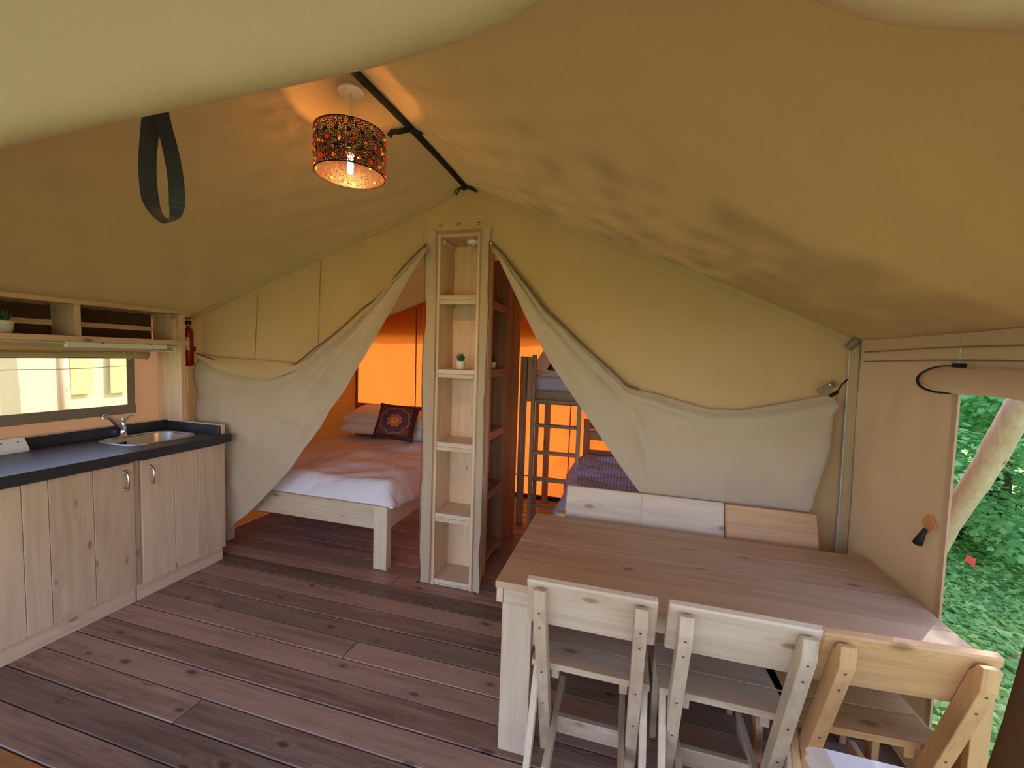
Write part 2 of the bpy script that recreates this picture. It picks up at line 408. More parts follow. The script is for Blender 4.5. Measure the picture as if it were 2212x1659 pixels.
def wallz(name, x0, x1, ztop, zbot, mat, nx=40, nz=30, y=YP, amp=.006, parent=None):
    """canvas panel in a y plane between two height functions of x"""
    def f(u, v):
        x = x0+(x1-x0)*u; a, b = ztop(x), zbot(x); z = a+(b-a)*v
        e = math.sin(PI*min(1, max(0, v)))
        return Vector((x, y-amp*(fbm((x, y, z), 1.7, 3)*2+.6*noise.noise(Vector((x*5, 1, z*1.2))))*min(1, e*3), z))
    return grid_mesh(name, f, nx, nz, mat, parent)
# --- left flap outline on the partition plane
UL = [(922, 530), (902, 556), (869, 590), (841, 628), (813, 656), (789, 670), (761, 698), (714, 738), (681, 760), (648, 789), (620, 803), (587, 808), (540, 803), (500, 792), (470, 780), (432, 766)]
LL = [(923, 538), (888, 593), (841, 677), (803, 743), (775, 790), (742, 847), (714, 884), (693, 922), (657, 969), (629, 1011), (587, 1058), (540, 1105), (490, 1145), (440, 1180)]
UR = [(1061, 526), (1092, 556), (1115, 588), (1147, 627), (1179, 671), (1219, 707), (1259, 747), (1299, 783), (1330, 810), (1354, 836), (1378, 842), (1418, 850), (1460, 863), (1530, 883), (1600, 886), (1700, 870), (1760, 858), (1805, 850)]
LR = [(1064, 532), (1100, 607), (1139, 691), (1155, 723), (1191, 787), (1231, 846), (1275, 910), (1315, 970), (1350, 1021), (1384, 1067), (1560, 1093), (1745, 1117)]
P = lambda L, y: [at(a, b, 'y', y) for a, b in L]
ul, ll, ur, lr = P(UL, 2.70), P(LL, 2.66), P(UR, 2.70), P(LR, 2.66)
ulz = sorted([(p.x, p.z) for p in P(UL, YP)]); urz = sorted([(p.x, p.z) for p in P(UR, YP)])
XA, XB = ulz[-1][0], urz[0][0]
wp = bpy.data.objects.new('wall_partition', None); COL.objects.link(wp); tag(wp, kind='structure')
wallz('canvas_panel', -3.70, XA, roofz, lambda x: polyz(ulz, x)-.05 if x > -3.3 else 0.0, CV_WALL, 90, 40, parent=wp)
wallz('canvas_panel', XB, 1.24, roofz, lambda x: polyz(urz, x)-.05 if x < .78 else 0.0, CV_WALL, 90, 40, parent=wp)
wallz('canvas_panel', XA, XB, roofz, lambda x: 2.555, CV_WALL, 14, 12, amp=.002, parent=wp)
# strips beside the bookcase with wavy free edges
def strip(x0a, x1a, x0b, x1b, wavy, ph):
    def f(u, v):
        z = 2.56*(1-v)+.015*v; xa = x0a+(x0b-x0a)*v; xb = x1a+(x1b-x1a)*v
        if wavy < 0: xa += .007*math.sin(z*7+ph)+.004*math.sin(z*17)
        else: xb += .007*math.sin(z*7+ph)+.004*math.sin(z*17)
        uu = u if wavy > 0 else 1-u
        return Vector((xa+(xb-xa)*u, YP-.012-.012*uu*math.sin(z*5+ph)-.006*uu, z))
    return f
grid_mesh('canvas_strip', strip(XA, -1.322, -1.405, -1.325, -1, .5), 8, 60, CV_FLAP, wp)
grid_mesh('canvas_strip', strip(-1.005, XB, -1.0, -.945, 1, 2.), 8, 60, CV_FLAP, wp)
for x, xb in ((-1.326, -1.329), (-1.002, -.998)):
    tube('zip_line', [(x, YP-.022, 2.545), ((x+xb)/2, YP-.024, 1.3), (xb, YP-.022, .02)], .004, STITCH, wp, 6)
for x0, s in ((XA, -1), (XB, 1)):
    tube('zip_edge', [(x0-(.0 if s > 0 else 0)+(.003*math.sin(z*7)), YP-.028, z) for z in [2.46-.1*i for i in range(25)]], .0035, ZIP, wp, 6)
for x in (-1.30, -1.165, -1.02):
    o = lathe('snap_button', [(0, 0), (.011, .001), (.011, .004), (.004, .007), (0, .008)], BRASS, wp, 12); o.rotation_euler = (PI/2, 0, 0); o.location = (x, YP-.012, 2.585)
# gable seam: doubled hem with stitching
def hem(name, pts, w, mat, off=.01):
    P_ = resample(smooth_pts(pts, 2), 60); bm = bmesh.new(); add_tube(bm, [p+Vector((0, -off, 0)) for p in P_], 0, flat=(w, .010), up=(0, 0, 1)); return mesh(name, bm, mat, wp)
hl = [Vector((x, YP, roofz(x)-.022)) for x in [-3.6+.1*i for i in range(25)]]+[Vector((-1.13, YP, roofz(-1.13)-.022))]
hr = [Vector((-1.13, YP, roofz(-1.13)-.022))]+[Vector((x, YP, roofz(x)-.022)) for x in [-1.03+.1*i for i in range(23)]]
hem('hem', hl, .035, CV_WALL); hem('hem', hr, .035, CV_WALL)
bm = bmesh.new()
for pts in (hl, hr):
    R_ = resample(pts, 240)
    for i in range(0, 238, 2):
        for dz in (-.010, .004):
            add_tube(bm, [R_[i]+Vector((0, -.017, dz)), R_[i].lerp(R_[i+1], .85)+Vector((0, -.017, dz))], 0, flat=(.0028, .002))
o = mesh('stitching', bm, STITCH, wp); o['kind'] = 'stuff'
# vertical seams of the gable
for px in (556, 693):
    a, b = at(px, 640 if px == 556 else 560, 'y', YP-.012), at(px-6, 788 if px == 556 else 745, 'y', YP-.012)
    tube('seam', [a, b], .002, CV_TAPE, wp, 5)

# --- the two door flaps, folded back
def flapdisp(seed, creases):
    """cloth hanging from its folded upper edge; creases = (x, z, dx, dz, length, width, depth)"""
    def d(u, v, p):
        e = min(1, u*7)
        hang = .050*math.sin(PI*min(v*1.05, 1))
        n = .026*noise.noise(Vector((p.x*2.2+p.z*1.8, seed, p.z*1.6-p.x*1.8)))+.019*fbm((p.x, seed, p.z), 3.0, 4)+.016*(1-abs(noise.noise(Vector((p.x*4-p.z*2.5, seed+3, p.z*3.2+p.x*2)))*2))
        lip = .042*math.exp(-((v-.09)/.05)**2)-.012*math.exp(-((v-.22)/.06)**2)
        c = 0
        for x, z, dx, dz, L, w, k in creases:
            a = (p.x-x)*dx+(p.z-z)*dz; b = -(p.x-x)*dz+(p.z-z)*dx
            t_ = max(0, min(1, a/L)); q = max(0, 1-abs(a-L/2)/(L*.62))
            ww = w*(.5+t_); c += k*math.exp(-(b/ww)**2)*q**.7*math.copysign(1, 1)
        edge = min(1, v*12)*min(1, (1-v)*9)
        return Vector((0, -(hang+lip+(n+c)*edge)*e, 0))
    return d
def cr(p0, p1, w, k, y=2.68):
    a, b = at(*p0, 'y', y), at(*p1, 'y', y); d = b-a; L = math.hypot(d.x, d.z); return (a.x, a.z, d.x/L, d.z/L, L, w, k)
CL = [cr((800, 690), (640, 900), .04, .05), cr((640, 800), (520, 960), .05, -.03), cr((690, 930), (560, 860), .03, .03), cr((600, 880), (500, 1080), .06, .03), cr((470, 800), (480, 1100), .04, -.03), cr((770, 700), (690, 760), .03, .03), cr((660, 960), (600, 900), .02, -.02)]
CR = [cr((1354, 850), (1420, 1040), .035, .05), cr((1200, 740), (1370, 1000), .045, -.03), cr((1360, 860), (1560, 910), .025, .03), cr((1430, 940), (1560, 960), .02, -.018), cr((1800, 860), (1600, 930), .03, .03), cr((1790, 870), (1700, 1080), .05, .035), cr((1690, 1070), (1610, 1085), .02, .025), cr((1470, 1000), (1500, 1080), .02, .02), cr((1640, 930), (1590, 1070), .04, -.025), cr((1180, 700), (1240, 760), .03, .025)]
f1 = ruled('door_flap', ul, ll, 110, 60, CV_FLAP, flapdisp(1.3, CL)); solid(f1, .003)
tag(f1, 'grey canvas door flap left of the open bookcase, folded back above the double bed', 'door flap')
f2 = ruled('door_flap', ur, lr, 120, 60, CV_FLAP, flapdisp(7.7, CR)); solid(f2, .003)
tag(f2, 'grey canvas door flap right of the bookcase, hooked back behind the table', 'door flap')
tube('zip_tape', resample(smooth_pts([p+Vector((0, -.035 if 0 < i else 0, .012)) for i, p in enumerate(ul)]), 70), .006, ZIP, f1, 6)
tube('zip_tape', resample(smooth_pts([p+Vector((0, -.03 if 0 < i else 0, .012)) for i, p in enumerate(ur[:11])]), 50), .006, ZIP, f2, 6)
# second soft fold of canvas under the left one
LU2 = P([(432, 764), (470, 772), (520, 776), (580, 780), (640, 786), (690, 765), (735, 722), (789, 672)], 2.69)
LL2 = P([(436, 778), (470, 800), (520, 812), (580, 820), (640, 800), (690, 772), (735, 728), (790, 676)], 2.655)
o = ruled('fold', LU2, LL2, 60, 10, CV_WALL, lambda u, v, p: Vector((0, -.03*math.sin(PI*v), 0)), f1)
# zip sliders
for p_, s in ((at(920, 530, 'y', 2.70), 1), (at(1062, 527, 'y', 2.70), -1)):
    t = thing('zip_slider', 'metal zip slider at the top of the %s tent door' % ('left' if s > 0 else 'right'), 'zip', p_)
    box('slider_body', -.007, .007, -.006, .004, -.012, .014, CHROME, t, .002)
    tube('pull_tab', [(0, -.008, -.006), (0, -.012, -.028), (.004, -.012, -.034), (-.004, -.012, -.034), (0, -.012, -.028)], .0022, CHROME, t, 6)
# tie of the right flap
t = thing('flap_tie', 'webbing tab with eyelet and black elastic holding the right door flap', 'tie', at(1795, 832, 'y', 2.66))
o = box('webbing_tab', -.07, .03, -.003, .003, -.016, .016, CV_TAPE, t, .001); o.rotation_euler = (0, -.62, 0)
o = lathe('eyelet', [(.005, 0), (.013, 0), (.013, .004), (.005, .004)], BRASS, t, 16, caps=False); o.rotation_euler = (PI/2, 0, 0); o.location = (0, -.006, .002)
tube('elastic', [(.012, -.01, -.05), (.03, -.012, -.03), (.045, -.005, 0), (.075, 0, .035)], .004, BLACK, t, 6)
tube('toggle', [(-.005, -.012, -.06), (.028, -.012, -.036)], .010, BLACK, t, 8)

# --- right wall
def rwall(y0, y1, z0, z1, amp, nx=50, nz=50):
    def f(u, v):
        y = y0+(y1-y0)*u; z = z0+(z1-z0)*v; k = min(1, (v)*4)*min(1, (1-v)*6)*min(1, u*8)
        return Vector((1.205+.03*(1.85-z)/1.85+k*amp*(math.sin(y*30+5*noise.noise(Vector((0, y*1.5, z*.6))))*max(0, (z-.7))**1.5*.35+1.2*fbm((0, y, z*.6), 2, 3)), y, z))
    return f
wr = bpy.data.objects.new('wall_right', None); COL.objects.link(wr); tag(wr, kind='structure')
grid_mesh('canvas_panel', rwall(1.985, YP, 0, 1.86, .010), 50, 50, CV_RIGHT, wr)
grid_mesh('canvas_panel', rwall(.55, 1.985, 1.66, 1.86, .006), 60, 14, CV_RIGHT, wr)
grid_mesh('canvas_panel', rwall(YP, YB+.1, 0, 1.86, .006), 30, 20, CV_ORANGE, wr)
tube('edge_hem', [(1.213, 1.99, 1.70), (1.218, 1.985, 1.1), (1.232, 1.985, .02)], 0, CV_RIGHT, wr, flat=(.026, .008), up=(0, 1, 0))
for zz in (1.785, 1.735):
    tube('seam', [(1.200+.006*math.sin(y*5), y, zz+.004*math.sin(y*4)) for y in [.55+.11*i for i in range(20)]], .0028, CV_TAPE, wr, 5)
# corner hems of partition and side wall; pale strip paints light through the gap
ca, cb = Vector((1.19, YP-.02, 1.84)), Vector((1.205, YP-.02, .05))
tube('corner_hem', [ca, ca.lerp(cb, .5)+Vector((.005, 0, 0)), cb], 0, CV_WALL, wr, flat=(.05, .012), up=(1, 0, 0))
tube('corner_gap_light', [ca+Vector((-.03, -.010, 0)), ca.lerp(cb, .5)+Vector((-.022, -.012, 0)), cb+Vector((-.03, -.010, 0))], 0, GAPLIGHT, wr, flat=(.006, .003), up=(1, 0, 0))
tube('corner_seam', [ca+Vector((.01, -.03, 0)), ca.lerp(cb, .5)+Vector((.012, -.05, 0)), cb+Vector((.012, -.05, 0))], .003, CV_TAPE, wr, 5)
tube('corner_knot', [(1.15, YP-.03, 1.80), (1.18, YP-.045, 1.845), (1.215, YP-.03, 1.855)], [.018, .022, .012], CV_TAPE, wr, 8)
# rolled window canvas with black strap
t = thing('rolled_blind', 'tan canvas blind rolled up above the side opening, with a black strap', 'blind', (1.155, 2.06, 1.665))
bm = bmesh.new(); n = 40
add_tube(bm, [(0, -1.5*i/n, .003*math.sin(i*.9)) for i in range(n+1)], [.03+.018*min(1, i/2.5)+.001*math.sin(i*1.7) for i in range(n+1)], 18)
mesh('roll', bm, CV_RIGHT, t, True)
tube('strap', smooth_pts([(.03, -.14, .05), (-.01, -.09, .054), (-.042, -.055, .032), (-.055, -.035, 0), (-.044, -.04, -.034), (-.012, -.07, -.052), (.02, -.11, -.05)], 2), 0, BLACK, t, flat=(.014, .003), up=(0, 1, 0))
box('strap_keeper', -.005, .018, -.17, -.13, .045, .062, BLACK, t)
# toggle and patch on the side wall
p = at(2000, 1160, 'x', 1.195)
t = thing('wall_toggle', 'black canvas toggle with an orange patch on the side wall', 'toggle', p)
tube('toggle', [(-.012, -.012, .035), (-.016, 0, 0), (-.016, .016, -.035)], [.007, .012, .017], BLACK, t, 10)
o = box('patch', -.002, .002, -.03, .03, -.03, .03, plain('orange_patch', (206, 140, 96), .8), t, 0); o.location = (.005, .0, .055); o.rotation_euler = (PI/4, 0, 0)

# --- left wall with the window
wl = bpy.data.objects.new('wall_left', None); COL.objects.link(wl); tag(wl, kind='structure')
def lwall(y0, y1, z0, z1, mat, amp=.006):
    def f(u, v):
        y = y0+(y1-y0)*u; z = z0+(z1-z0)*v; k = math.sin(PI*u)*math.sin(PI*v)
        return Vector((XL-.005+k*amp*fbm((0, y, z), 3, 3), y, z))
    return grid_mesh('canvas_panel', f, 30, 14, mat, wl)
CV_KIT = canvas('kitchen_canvas', (190, 152, 122), (198, 160, 130), .2, (225, 165, 120), .2)
lwall(.2, YP, 0, 1.235, CV_KIT); lwall(.2, YP, 1.59, 1.935, CV_KIT); lwall(2.285, YP, 1.235, 1.59, CV_KIT); lwall(.2, .75, 1.235, 1.59, CV_KIT)
w1 = bpy.data.objects.new('window_1', None); COL.objects.link(w1); tag(w1, kind='structure')
box('pane', XL+.001, XL+.003, .74, 2.29, 1.23, 1.60, VINYL, w1, 0)
for a in ((.72, 2.33, 1.165, 1.235), (.72, 2.33, 1.585, 1.63), (2.275, 2.325, 1.235, 1.585), (.72, .76, 1.235, 1.585)):
    box('window_band', XL+.004, XL+.010, *a, CV_TAPE, w1, .001)
tube('window_cord', [(XL+.012, 1.5+.1*i, 1.505+.02*(i/8)+.004*math.sin(i)) for i in range(9)], .0025, STITCH, w1, 5)
# bedroom walls
CV_ORANGE_SHADED = canvas('shaded_orange_canvas', (176, 100, 44), (186, 108, 50), .10, (235, 140, 60), .2)  # same orange cloth; the wall's shade is put into a darker, denser colour
o = grid_mesh('wall_bedroom', lambda u, v: Vector((-3.50+.01*math.sin(v*9+u*7)*math.sin(PI*u)*math.sin(PI*v), YP+.02+(YB-YP)*u, v*(1.99))), 30, 20, CV_ORANGE_SHADED); tag(o, kind='structure')
wb = bpy.data.objects.new('wall_back', None); COL.objects.link(wb); tag(wb, kind='structure')
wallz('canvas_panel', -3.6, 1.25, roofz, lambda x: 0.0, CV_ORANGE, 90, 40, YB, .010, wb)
wallz('outer_valance', -3.7, 1.3, lambda x: roofz(x)+.02, lambda x: 1.925+.008*math.sin(x*4), CV_RIGHT, 40, 10, YB+.10, .003, wb)
for x in (-2.615, -.62, .35): tube('seam', [(x, YB-.02, roofz(x)-.05), (x+.005, YB-.02, 1.2), (x, YB-.02, .05)], 0, ZIP, wb, flat=(.012, .006), up=(1, 0, 0))
tube('seam', [(-3.5+.2*i, YB-.02, .27) for i in range(24)], 0, ZIP, wb, flat=(.012, .006), up=(0, 0, 1))
box('skirting_strip', -3.5, 1.2, YB-.03, YB-.012, 0, .05, DARKW, wb)
for i in (0, 1):
    x0 = -3.47
    tube('corner_post', [(-3.46, YB-.05, 0), (-3.46, YB-.05, 1.95)], .018, ZIP, wb, 8) if i == 0 else None
# ridge webbing and ties
t = thing('ridge_strap', 'black webbing strap running along the roof ridge with tied bows', 'strap')
def rz(y): return 2.862-.03-.012*math.sin(y*2.2)
tube('strap', [(-1.13+.004*math.sin(y*3), y, rz(y)) for y in [.5+.1*i for i in range(23)]]+[(-1.13, YP-.01, 2.82)], .017, BLACK, t, 8)
yb = 1.98
tube('bow', [(-1.13, yb, rz(yb)-.012), (-1.17, yb-.03, rz(yb)-.035), (-1.21, yb-.03, rz(yb)-.03), (-1.225, yb-.035, rz(yb)-.055)], 0, BLACK, t, flat=(.026, .006), up=(0, 0, 1))
tube('bow', [(-1.14, yb, rz(yb)-.01), (-1.10, yb-.02, rz(yb)-.03), (-1.07, yb+.02, rz(yb)-.035), (-1.09, yb+.05, rz(yb)-.015), (-1.13, yb+.03, rz(yb))], 0, BLACK, t, flat=(.02, .006), up=(0, 1, 0))
tube('bow', [(-1.13, YP-.05, 2.82), (-1.165, YP-.06, 2.80), (-1.185, YP-.06, 2.775), (-1.17, YP-.06, 2.765), (-1.15, YP-.06, 2.79), (-1.13, YP-.05, 2.82)], 0, BLACK, t, flat=(.010, .004), up=(0, 1, 0))
tube('bow', [(-1.12, YP-.05, 2.82), (-1.06, YP-.06, 2.80), (-1.02, YP-.06, 2.775)], [.012, .012, .006], BLACK, t, 6)

# porch fly roof over the front of the deck
o = grid_mesh('porch_ceiling', lambda u, v: Vector((-3.9+5.4*u, .46-2.3*v, (2.87-abs(-3.9+5.4*u+1.13)*.42)+.03-.03*math.sin(PI*v))), 40, 16, CV_ROOF); tag(o, kind='structure')
# --- front gable over the camera: outer face seen from the porch
EG = [(-3.0, 1.55), (-2.1, 1.92), (-1.6, 2.06), (-1.212, 2.088), (-.951, 2.099), (-.73, 2.106), (-.541, 2.112), (-.39, 2.118), (-.236, 2.137), (-.165, 2.156), (-.09, 2.185), (-.02, 2.215), (.06, 2.215), (.14, 2.135), (.219, 2.089), (.236, 2.080), (.273, 2.065), (.357, 2.046), (.6, 1.98), (1.24, 1.75)]
def front(u, v):
    x = -3.0+(1.24+3.0)*u; zb = polyz(EG, x); zt = max(roofz(x)+.01, zb+.02)
    r_ = .045
    if v < .35:                      # soft lower fold
        th = v/.35*PI
        return Vector((x, YF+r_*math.cos(th), zb+r_-r_*math.sin(th)))
    k = (v-.35)/.65
    return Vector((x, YF-r_-.10*math.sin(PI*min(1, k*.9))*(1 if x < 0 else .3)+.012*fbm((x, 0, k*2), 2, 3), zb+r_+(zt-zb-r_)*k))
o = grid_mesh('front_gable_canvas', front, 140, 34, CV_FRONT); solid(o, .004)
tag(o, 'pale sunlit canvas of the front gable hanging low across the top left', 'tent canvas')
# webbing loop behind it
sx = -1.46; sy = 1.0
t = thing('webbing_loop', 'grey black webbing loop hanging from the roof at the left', 'strap', (sx, sy, 2.06))
LP = [at(a, b, 'y', sy)-Vector((sx, sy, 2.06)) for a, b in ((328, 150), (328, 235), (322, 300), (318, 350), (320, 400), (326, 440), (340, 466), (358, 480), (374, 478), (382, 455), (383, 420), (378, 370), (368, 320), (354, 270), (345, 230), (340, 150))]
bm = bmesh.new(); S = smooth_pts(LP, 2); rings = []
E1 = Vector((.565, .825, 0))
for i, p in enumerate(S):
    tn = (S[min(i+1, len(S)-1)]-S[max(i-1, 0)]).normalized(); k = i/(len(S)-1)
    a0 = min(1, max(0, (k-.33)/.12)); a1 = min(1, max(0, (k-.52)/.10))
    wv = (E1*.022).lerp(Vector((-.010, .018, .010)), a0).lerp(E1*.020, a1)
    wv = wv-tn*wv.dot(tn)*.8; nn = tn.cross(wv).normalized()*.0014
    rings.append([bm.verts.new(p+wv+nn), bm.verts.new(p-wv+nn), bm.verts.new(p-wv-nn), bm.verts.new(p+wv-nn)])
for a, b in zip(rings, rings[1:]):
    for k in range(4): bm.faces.new((a[k], a[(k+1) % 4], b[(k+1) % 4], b[k]))
mesh('webbing', bm, WEB, t)
# dark rolled door canvas at the right of the entrance
t = thing('rolled_door_canvas', 'dark brown rolled door canvas at the bottom right edge', 'tent canvas')
a = at(2220, 1370, 'y', .55); b = at(2134, 1659, 'y', .55); d = (a-b)/(a.z-b.z)
base = b-d*b.z; R_ = .055
pts = [base+d*z+Vector((R_+.014, 0, 0)) for z in [.0+.1*i for i in range(21)]]
tube('roll', pts, [R_+.002*math.sin(i*1.3) for i in range(21)], BROWNC, t, 16)
for z in (.4, 1.75): tube('tie_band', [base+d*z+Vector((R_+.014, 0, 0)), base+d*(z+.03)+Vector((R_+.014, 0, 0))], R_+.004, BLACK, t, 16)

# ================================================================== KITCHEN
def handle(y, par):
    pts = [(-3.026, y, .885), (-3.006, y, .893), (-2.99, y, .878), (-2.983, y, .832), (-2.99, y, .787), (-3.006, y, .773), (-3.026, y, .78)]
    o = tube('handle', smooth_pts(pts, 2), .0065, CHROME, par, 8)
    return o
def cabinet(y0, y1, doors, label):
    t = thing('base_cabinet', label, 'cabinet')
    box('body', -3.60, -3.05, y0, y1, .11, .94, CAB['z'], t)
    box('kick_board', -3.10, -3.052, y0+.003, y1-.003, 0, .108, CAB['y'], t)
    for pls, hy in doors:
        d = box('door', -3.046, -3.032, pls[0]+.004, pls[-1]-.004, .115, .938, CAB['z'], t)
        for a, b in zip(pls, pls[1:]):
            box('plank', -3.032, -3.020, a+.0012, b-.0012, .112, .940, CAB['z'], d, .0022)
        if hy:
            h = handle(hy, d)
            for zz in (.888, .777):
                q = box('foot', -3.021, -3.014, hy-.011, hy+.011, zz-.013, zz+.013, CHROME, d, .003)
    return t
cabinet(1.924, 2.535, [([1.945, 2.153, 2.324, 2.535], 2.0)], 'pine kitchen cabinet under the sink, its door with chrome handle at the left')
cabinet(1.19, 1.920, [([1.20, 1.387, 1.493, 1.692, 1.906], 1.853)], 'pine kitchen cabinet left of the sink cabinet, three wide boards and a chrome handle')
cabinet(.55, 1.186, [([.56, .76, .98, 1.18], .62)], 'pine kitchen cabinet at the left edge of the picture')
# worktop with a cut-out
SX0, SX1, SY0, SY1 = -3.55, -3.15, 1.98, 2.46
t = thing('worktop', 'black laminate kitchen worktop with upstand along the wall', 'worktop')
bm = bmesh.new(); WX0, WX1, WY0, WY1, Z0, Z1 = -3.64, -2.985, .55, 2.565, .955, 1.012
xs = [WX0, SX0+.02, SX1-.02, WX1]; ys = [WY0, SY0+.02, SY1-.02, WY1]
V = {(i, j, k): bm.verts.new((xs[i], ys[j], (Z0, Z1)[k])) for i in range(4) for j in range(4) for k in range(2)}
for i in range(3):
    for j in range(3):
        if (i, j) == (1, 1): continue
        for k in (0, 1): bm.faces.new([V[i, j, k], V[i+1, j, k], V[i+1, j+1, k], V[i, j+1, k]])
for i in range(3):
    for j in (0, 3): bm.faces.new([V[i, j, 0], V[i+1, j, 0], V[i+1, j, 1], V[i, j, 1]]); bm.faces.new([V[j, i, 0], V[j, i+1, 0], V[j, i+1, 1], V[j, i, 1]])
for a, b in (((1, 1), (2, 1)), ((2, 1), (2, 2)), ((2, 2), (1, 2)), ((1, 2), (1, 1))): bm.faces.new([V[a[0], a[1], 0], V[b[0], b[1], 0], V[b[0], b[1], 1], V[a[0], a[1], 1]])
mesh('slab', bm, WORKTOP, t)
box('upstand', -3.632, -3.615, .55, 2.54, 1.012, 1.085, WORKTOP, t)
box('upstand', -3.61, -3.06, 2.518, 2.536, 1.012, 1.078, WORKTOP, t)
box('wood_rail', -3.655, -3.633, .55, 2.565, 1.012, 1.092, PALE['y'], t)
box('wood_rail', -3.632, -3.055, 2.538, 2.568, 1.012, 1.085, PALE['x'], t)
# sink
def rrect(x0, x1, y0, y1, r, n=6):
    out = []
    for cx, cy, a0 in ((x1-r, y1-r, 0), (x0+r, y1-r, 90), (x0+r, y0+r, 180), (x1-r, y0+r, 270)):
        for k in range(n+1):
            a = math.radians(a0+90*k/n); out.append((cx+r*math.cos(a), cy+r*math.sin(a)))
    return out
t = thing('sink', 'stainless steel inset sink bowl at the far end of the worktop', 'sink', ((SX0+SX1)/2, (SY0+SY1)/2, 1.012))
bm = bmesh.new(); rings = []
hx, hy = (SX1-SX0)/2, (SY1-SY0)/2
for ins, z, r in ((-.008, .001, .13), (-.004, .006, .13), (.012, .006, .12), (.020, -.004, .11), (.034, -.12, .09), (.06, -.142, .07), (.15, -.148, .02)):
    rings.append([bm.verts.new((x, y, z)) for x, y in rrect(-hx+ins, hx-ins, -hy+ins, hy-ins, r)])
n = len(rings[0])
for a, b in zip(rings, rings[1:]):
    for k in range(n): bm.faces.new((a[k], a[(k+1) % n], b[(k+1) % n], b[k]))
bm.faces.new(rings[-1]); o = mesh('bowl', bm, STEEL, t, True); solid(o, .0012, -1)
lathe('drain', [(0, 0), (.022, 0), (.035, .002), (.038, .0)], CHROME, t, 20, (0, 0, -.147))
for k in range(6):
    o = box('overflow_slot', -.0025, .0025, -.003, .003, -.012, .012, BLACK, t, 0); o.location = (-hx+.030, -.10+.011*k, -.045)
# tap
t = thing('tap', 'chrome mixer tap on the worktop behind the sink', 'tap', (-3.585, 2.20, 1.012))
lathe('base', [(.0, 0), (.028, 0), (.028, .006), (.022, .012), (.021, .05), (.0235, .07), (.0235, .105), (.018, .118), (0, .12)], CHROME, t, 20)
bm = bmesh.new(); add_tube(bm, smooth_pts([(0.0, -.005, .05), (.02, -.06, .115), (.032, -.10, .152), (.04, -.128, .168), (.043, -.142, .162), (.043, -.145, .148)], 1), 0, flat=(.026, .030)); bmesh.ops.bevel(bm, geom=bm.edges[:], offset=.004, segments=2, affect='EDGES')
mesh('spout', bm, CHROME, t, True)
tube('lever', [(0, 0, .112), (-.004, .03, .132), (-.008, .07, .146)], [.011, .008, .007], CHROME, t, 10)
lathe('lever_cap', [(0, 0), (.023, 0), (.022, .012), (.014, .02), (0, .022)], CHROME, t, 16, (0, 0, .116))
# wall socket
t = thing('double_socket', 'white double power socket on the worktop at the left edge', 'socket', (-3.575, 1.60, 1.012))
box('casing', -.025, .035, -.075, .075, 0, .022, WHITE, t, .004)
prism('face_plate', [(-.028, .022), (.033, .022), (-.012, .085), (-.028, .085)], 'y', -.073, .073, WHITE, t)
for k in (-.036, .036):
    for dy, dz in ((0, .018), (-.011, 0), (.011, 0)):
        o = box('pin_hole', -.0015, .0015, -.003, .003, -.004, .004, BLACK, t, 0); o.location = (.0135-dz*.55, k+dy, .044+dz); o.rotation_euler = (0, -.62, 0)
    o = box('rocker', -.002, .002, -.006, .006, -.006, .006, WHITE, t, .001); o.location = (-.002, k+.02, .066); o.rotation_euler = (0, -.62, 0)
# wall shelf
SF = -3.40
t = thing('wall_shelf', 'pine shelf unit above the kitchen window with open compartments', 'shelf')
box('top_board', XL+.01, SF, .55, 2.53, 1.938, 1.968, PINE['y'], t)
box('shelf_board', XL+.01, SF+.012, .55, 2.545, 1.700, 1.735, PINE['y'], t)
box('end_panel', XL+.01, SF-.001, 2.492, 2.53, 1.092, 1.938, PINE['z'], t)
for y in (1.845, 1.16): box('divider', XL+.02, SF-.005, y, y+.03, 1.736, 1.937, PINE['z'], t)
box('divider', XL+.02, SF-.03, 2.455, 2.49, 1.736, 1.937, PINE['z'], t)
box('back_rail', XL+.012, XL+.03, .56, 2.45, 1.80, 1.835, PINE['y'], t)
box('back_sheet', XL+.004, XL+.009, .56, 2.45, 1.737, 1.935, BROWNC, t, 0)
box('fascia', -3.53, -3.505, .56, 2.49, 1.640, 1.699, PINE['y'], t)
t = thing('under_shelf_light', 'white strip light mounted below the kitchen shelf', 'light')
box('housing', -3.44, -3.41, 1.80, 2.40, 1.662, 1.699, WHITE, t, .004)
for y in (1.99, 2.28): box('clip', -3.412, -3.406, y-.006, y+.006, 1.690, 1.700, CV_TAPE, t)
tube('cable', [(-3.42, 2.40, 1.682), (-3.42, 2.44, 1.683), (-3.42, 2.462, 1.672), (-3.42, 2.462, 1.648), (-3.43, 2.44, 1.642), (-3.48, 2.40, 1.648), (-3.50, 2.36, 1.650)], .0035, WHITE, t, 8)
tube('cable', [(-3.42, 1.80, 1.686), (-3.44, 1.68, 1.693), (-3.45, 1.60, 1.688), (-3.45, 1.52, 1.694), (-3.45, 1.4, 1.688), (-3.45, 1.2, 1.694)], .0035, WHITE, t, 8)
# rolled kitchen blind
t = thing('window_blind', 'canvas blind rolled up over the kitchen window with a white cord loop', 'blind', (-3.60, .7, 1.625))
tube('roll', [(.0, 1.5*i/30, .004*math.sin(i*.8)-.006*math.sin(PI*i/30)) for i in range(31)]+[(0, 1.58, -.004), (0, 1.68, -.012)], [.030]*31+[.033, .035], CV_WALL, t, 14)
tube('cord_loop', [(.035, 1.50, .02), (.038, 1.515, -.02), (.036, 1.54, -.05), (.036, 1.55, -.028), (.036, 1.53, .018)], .0035, STITCH, t, 6)
tube('cord', [(.036, .6+.1*i, .012-.016*math.sin(PI*i/9)) for i in range(10)], .003, STITCH, t, 6)
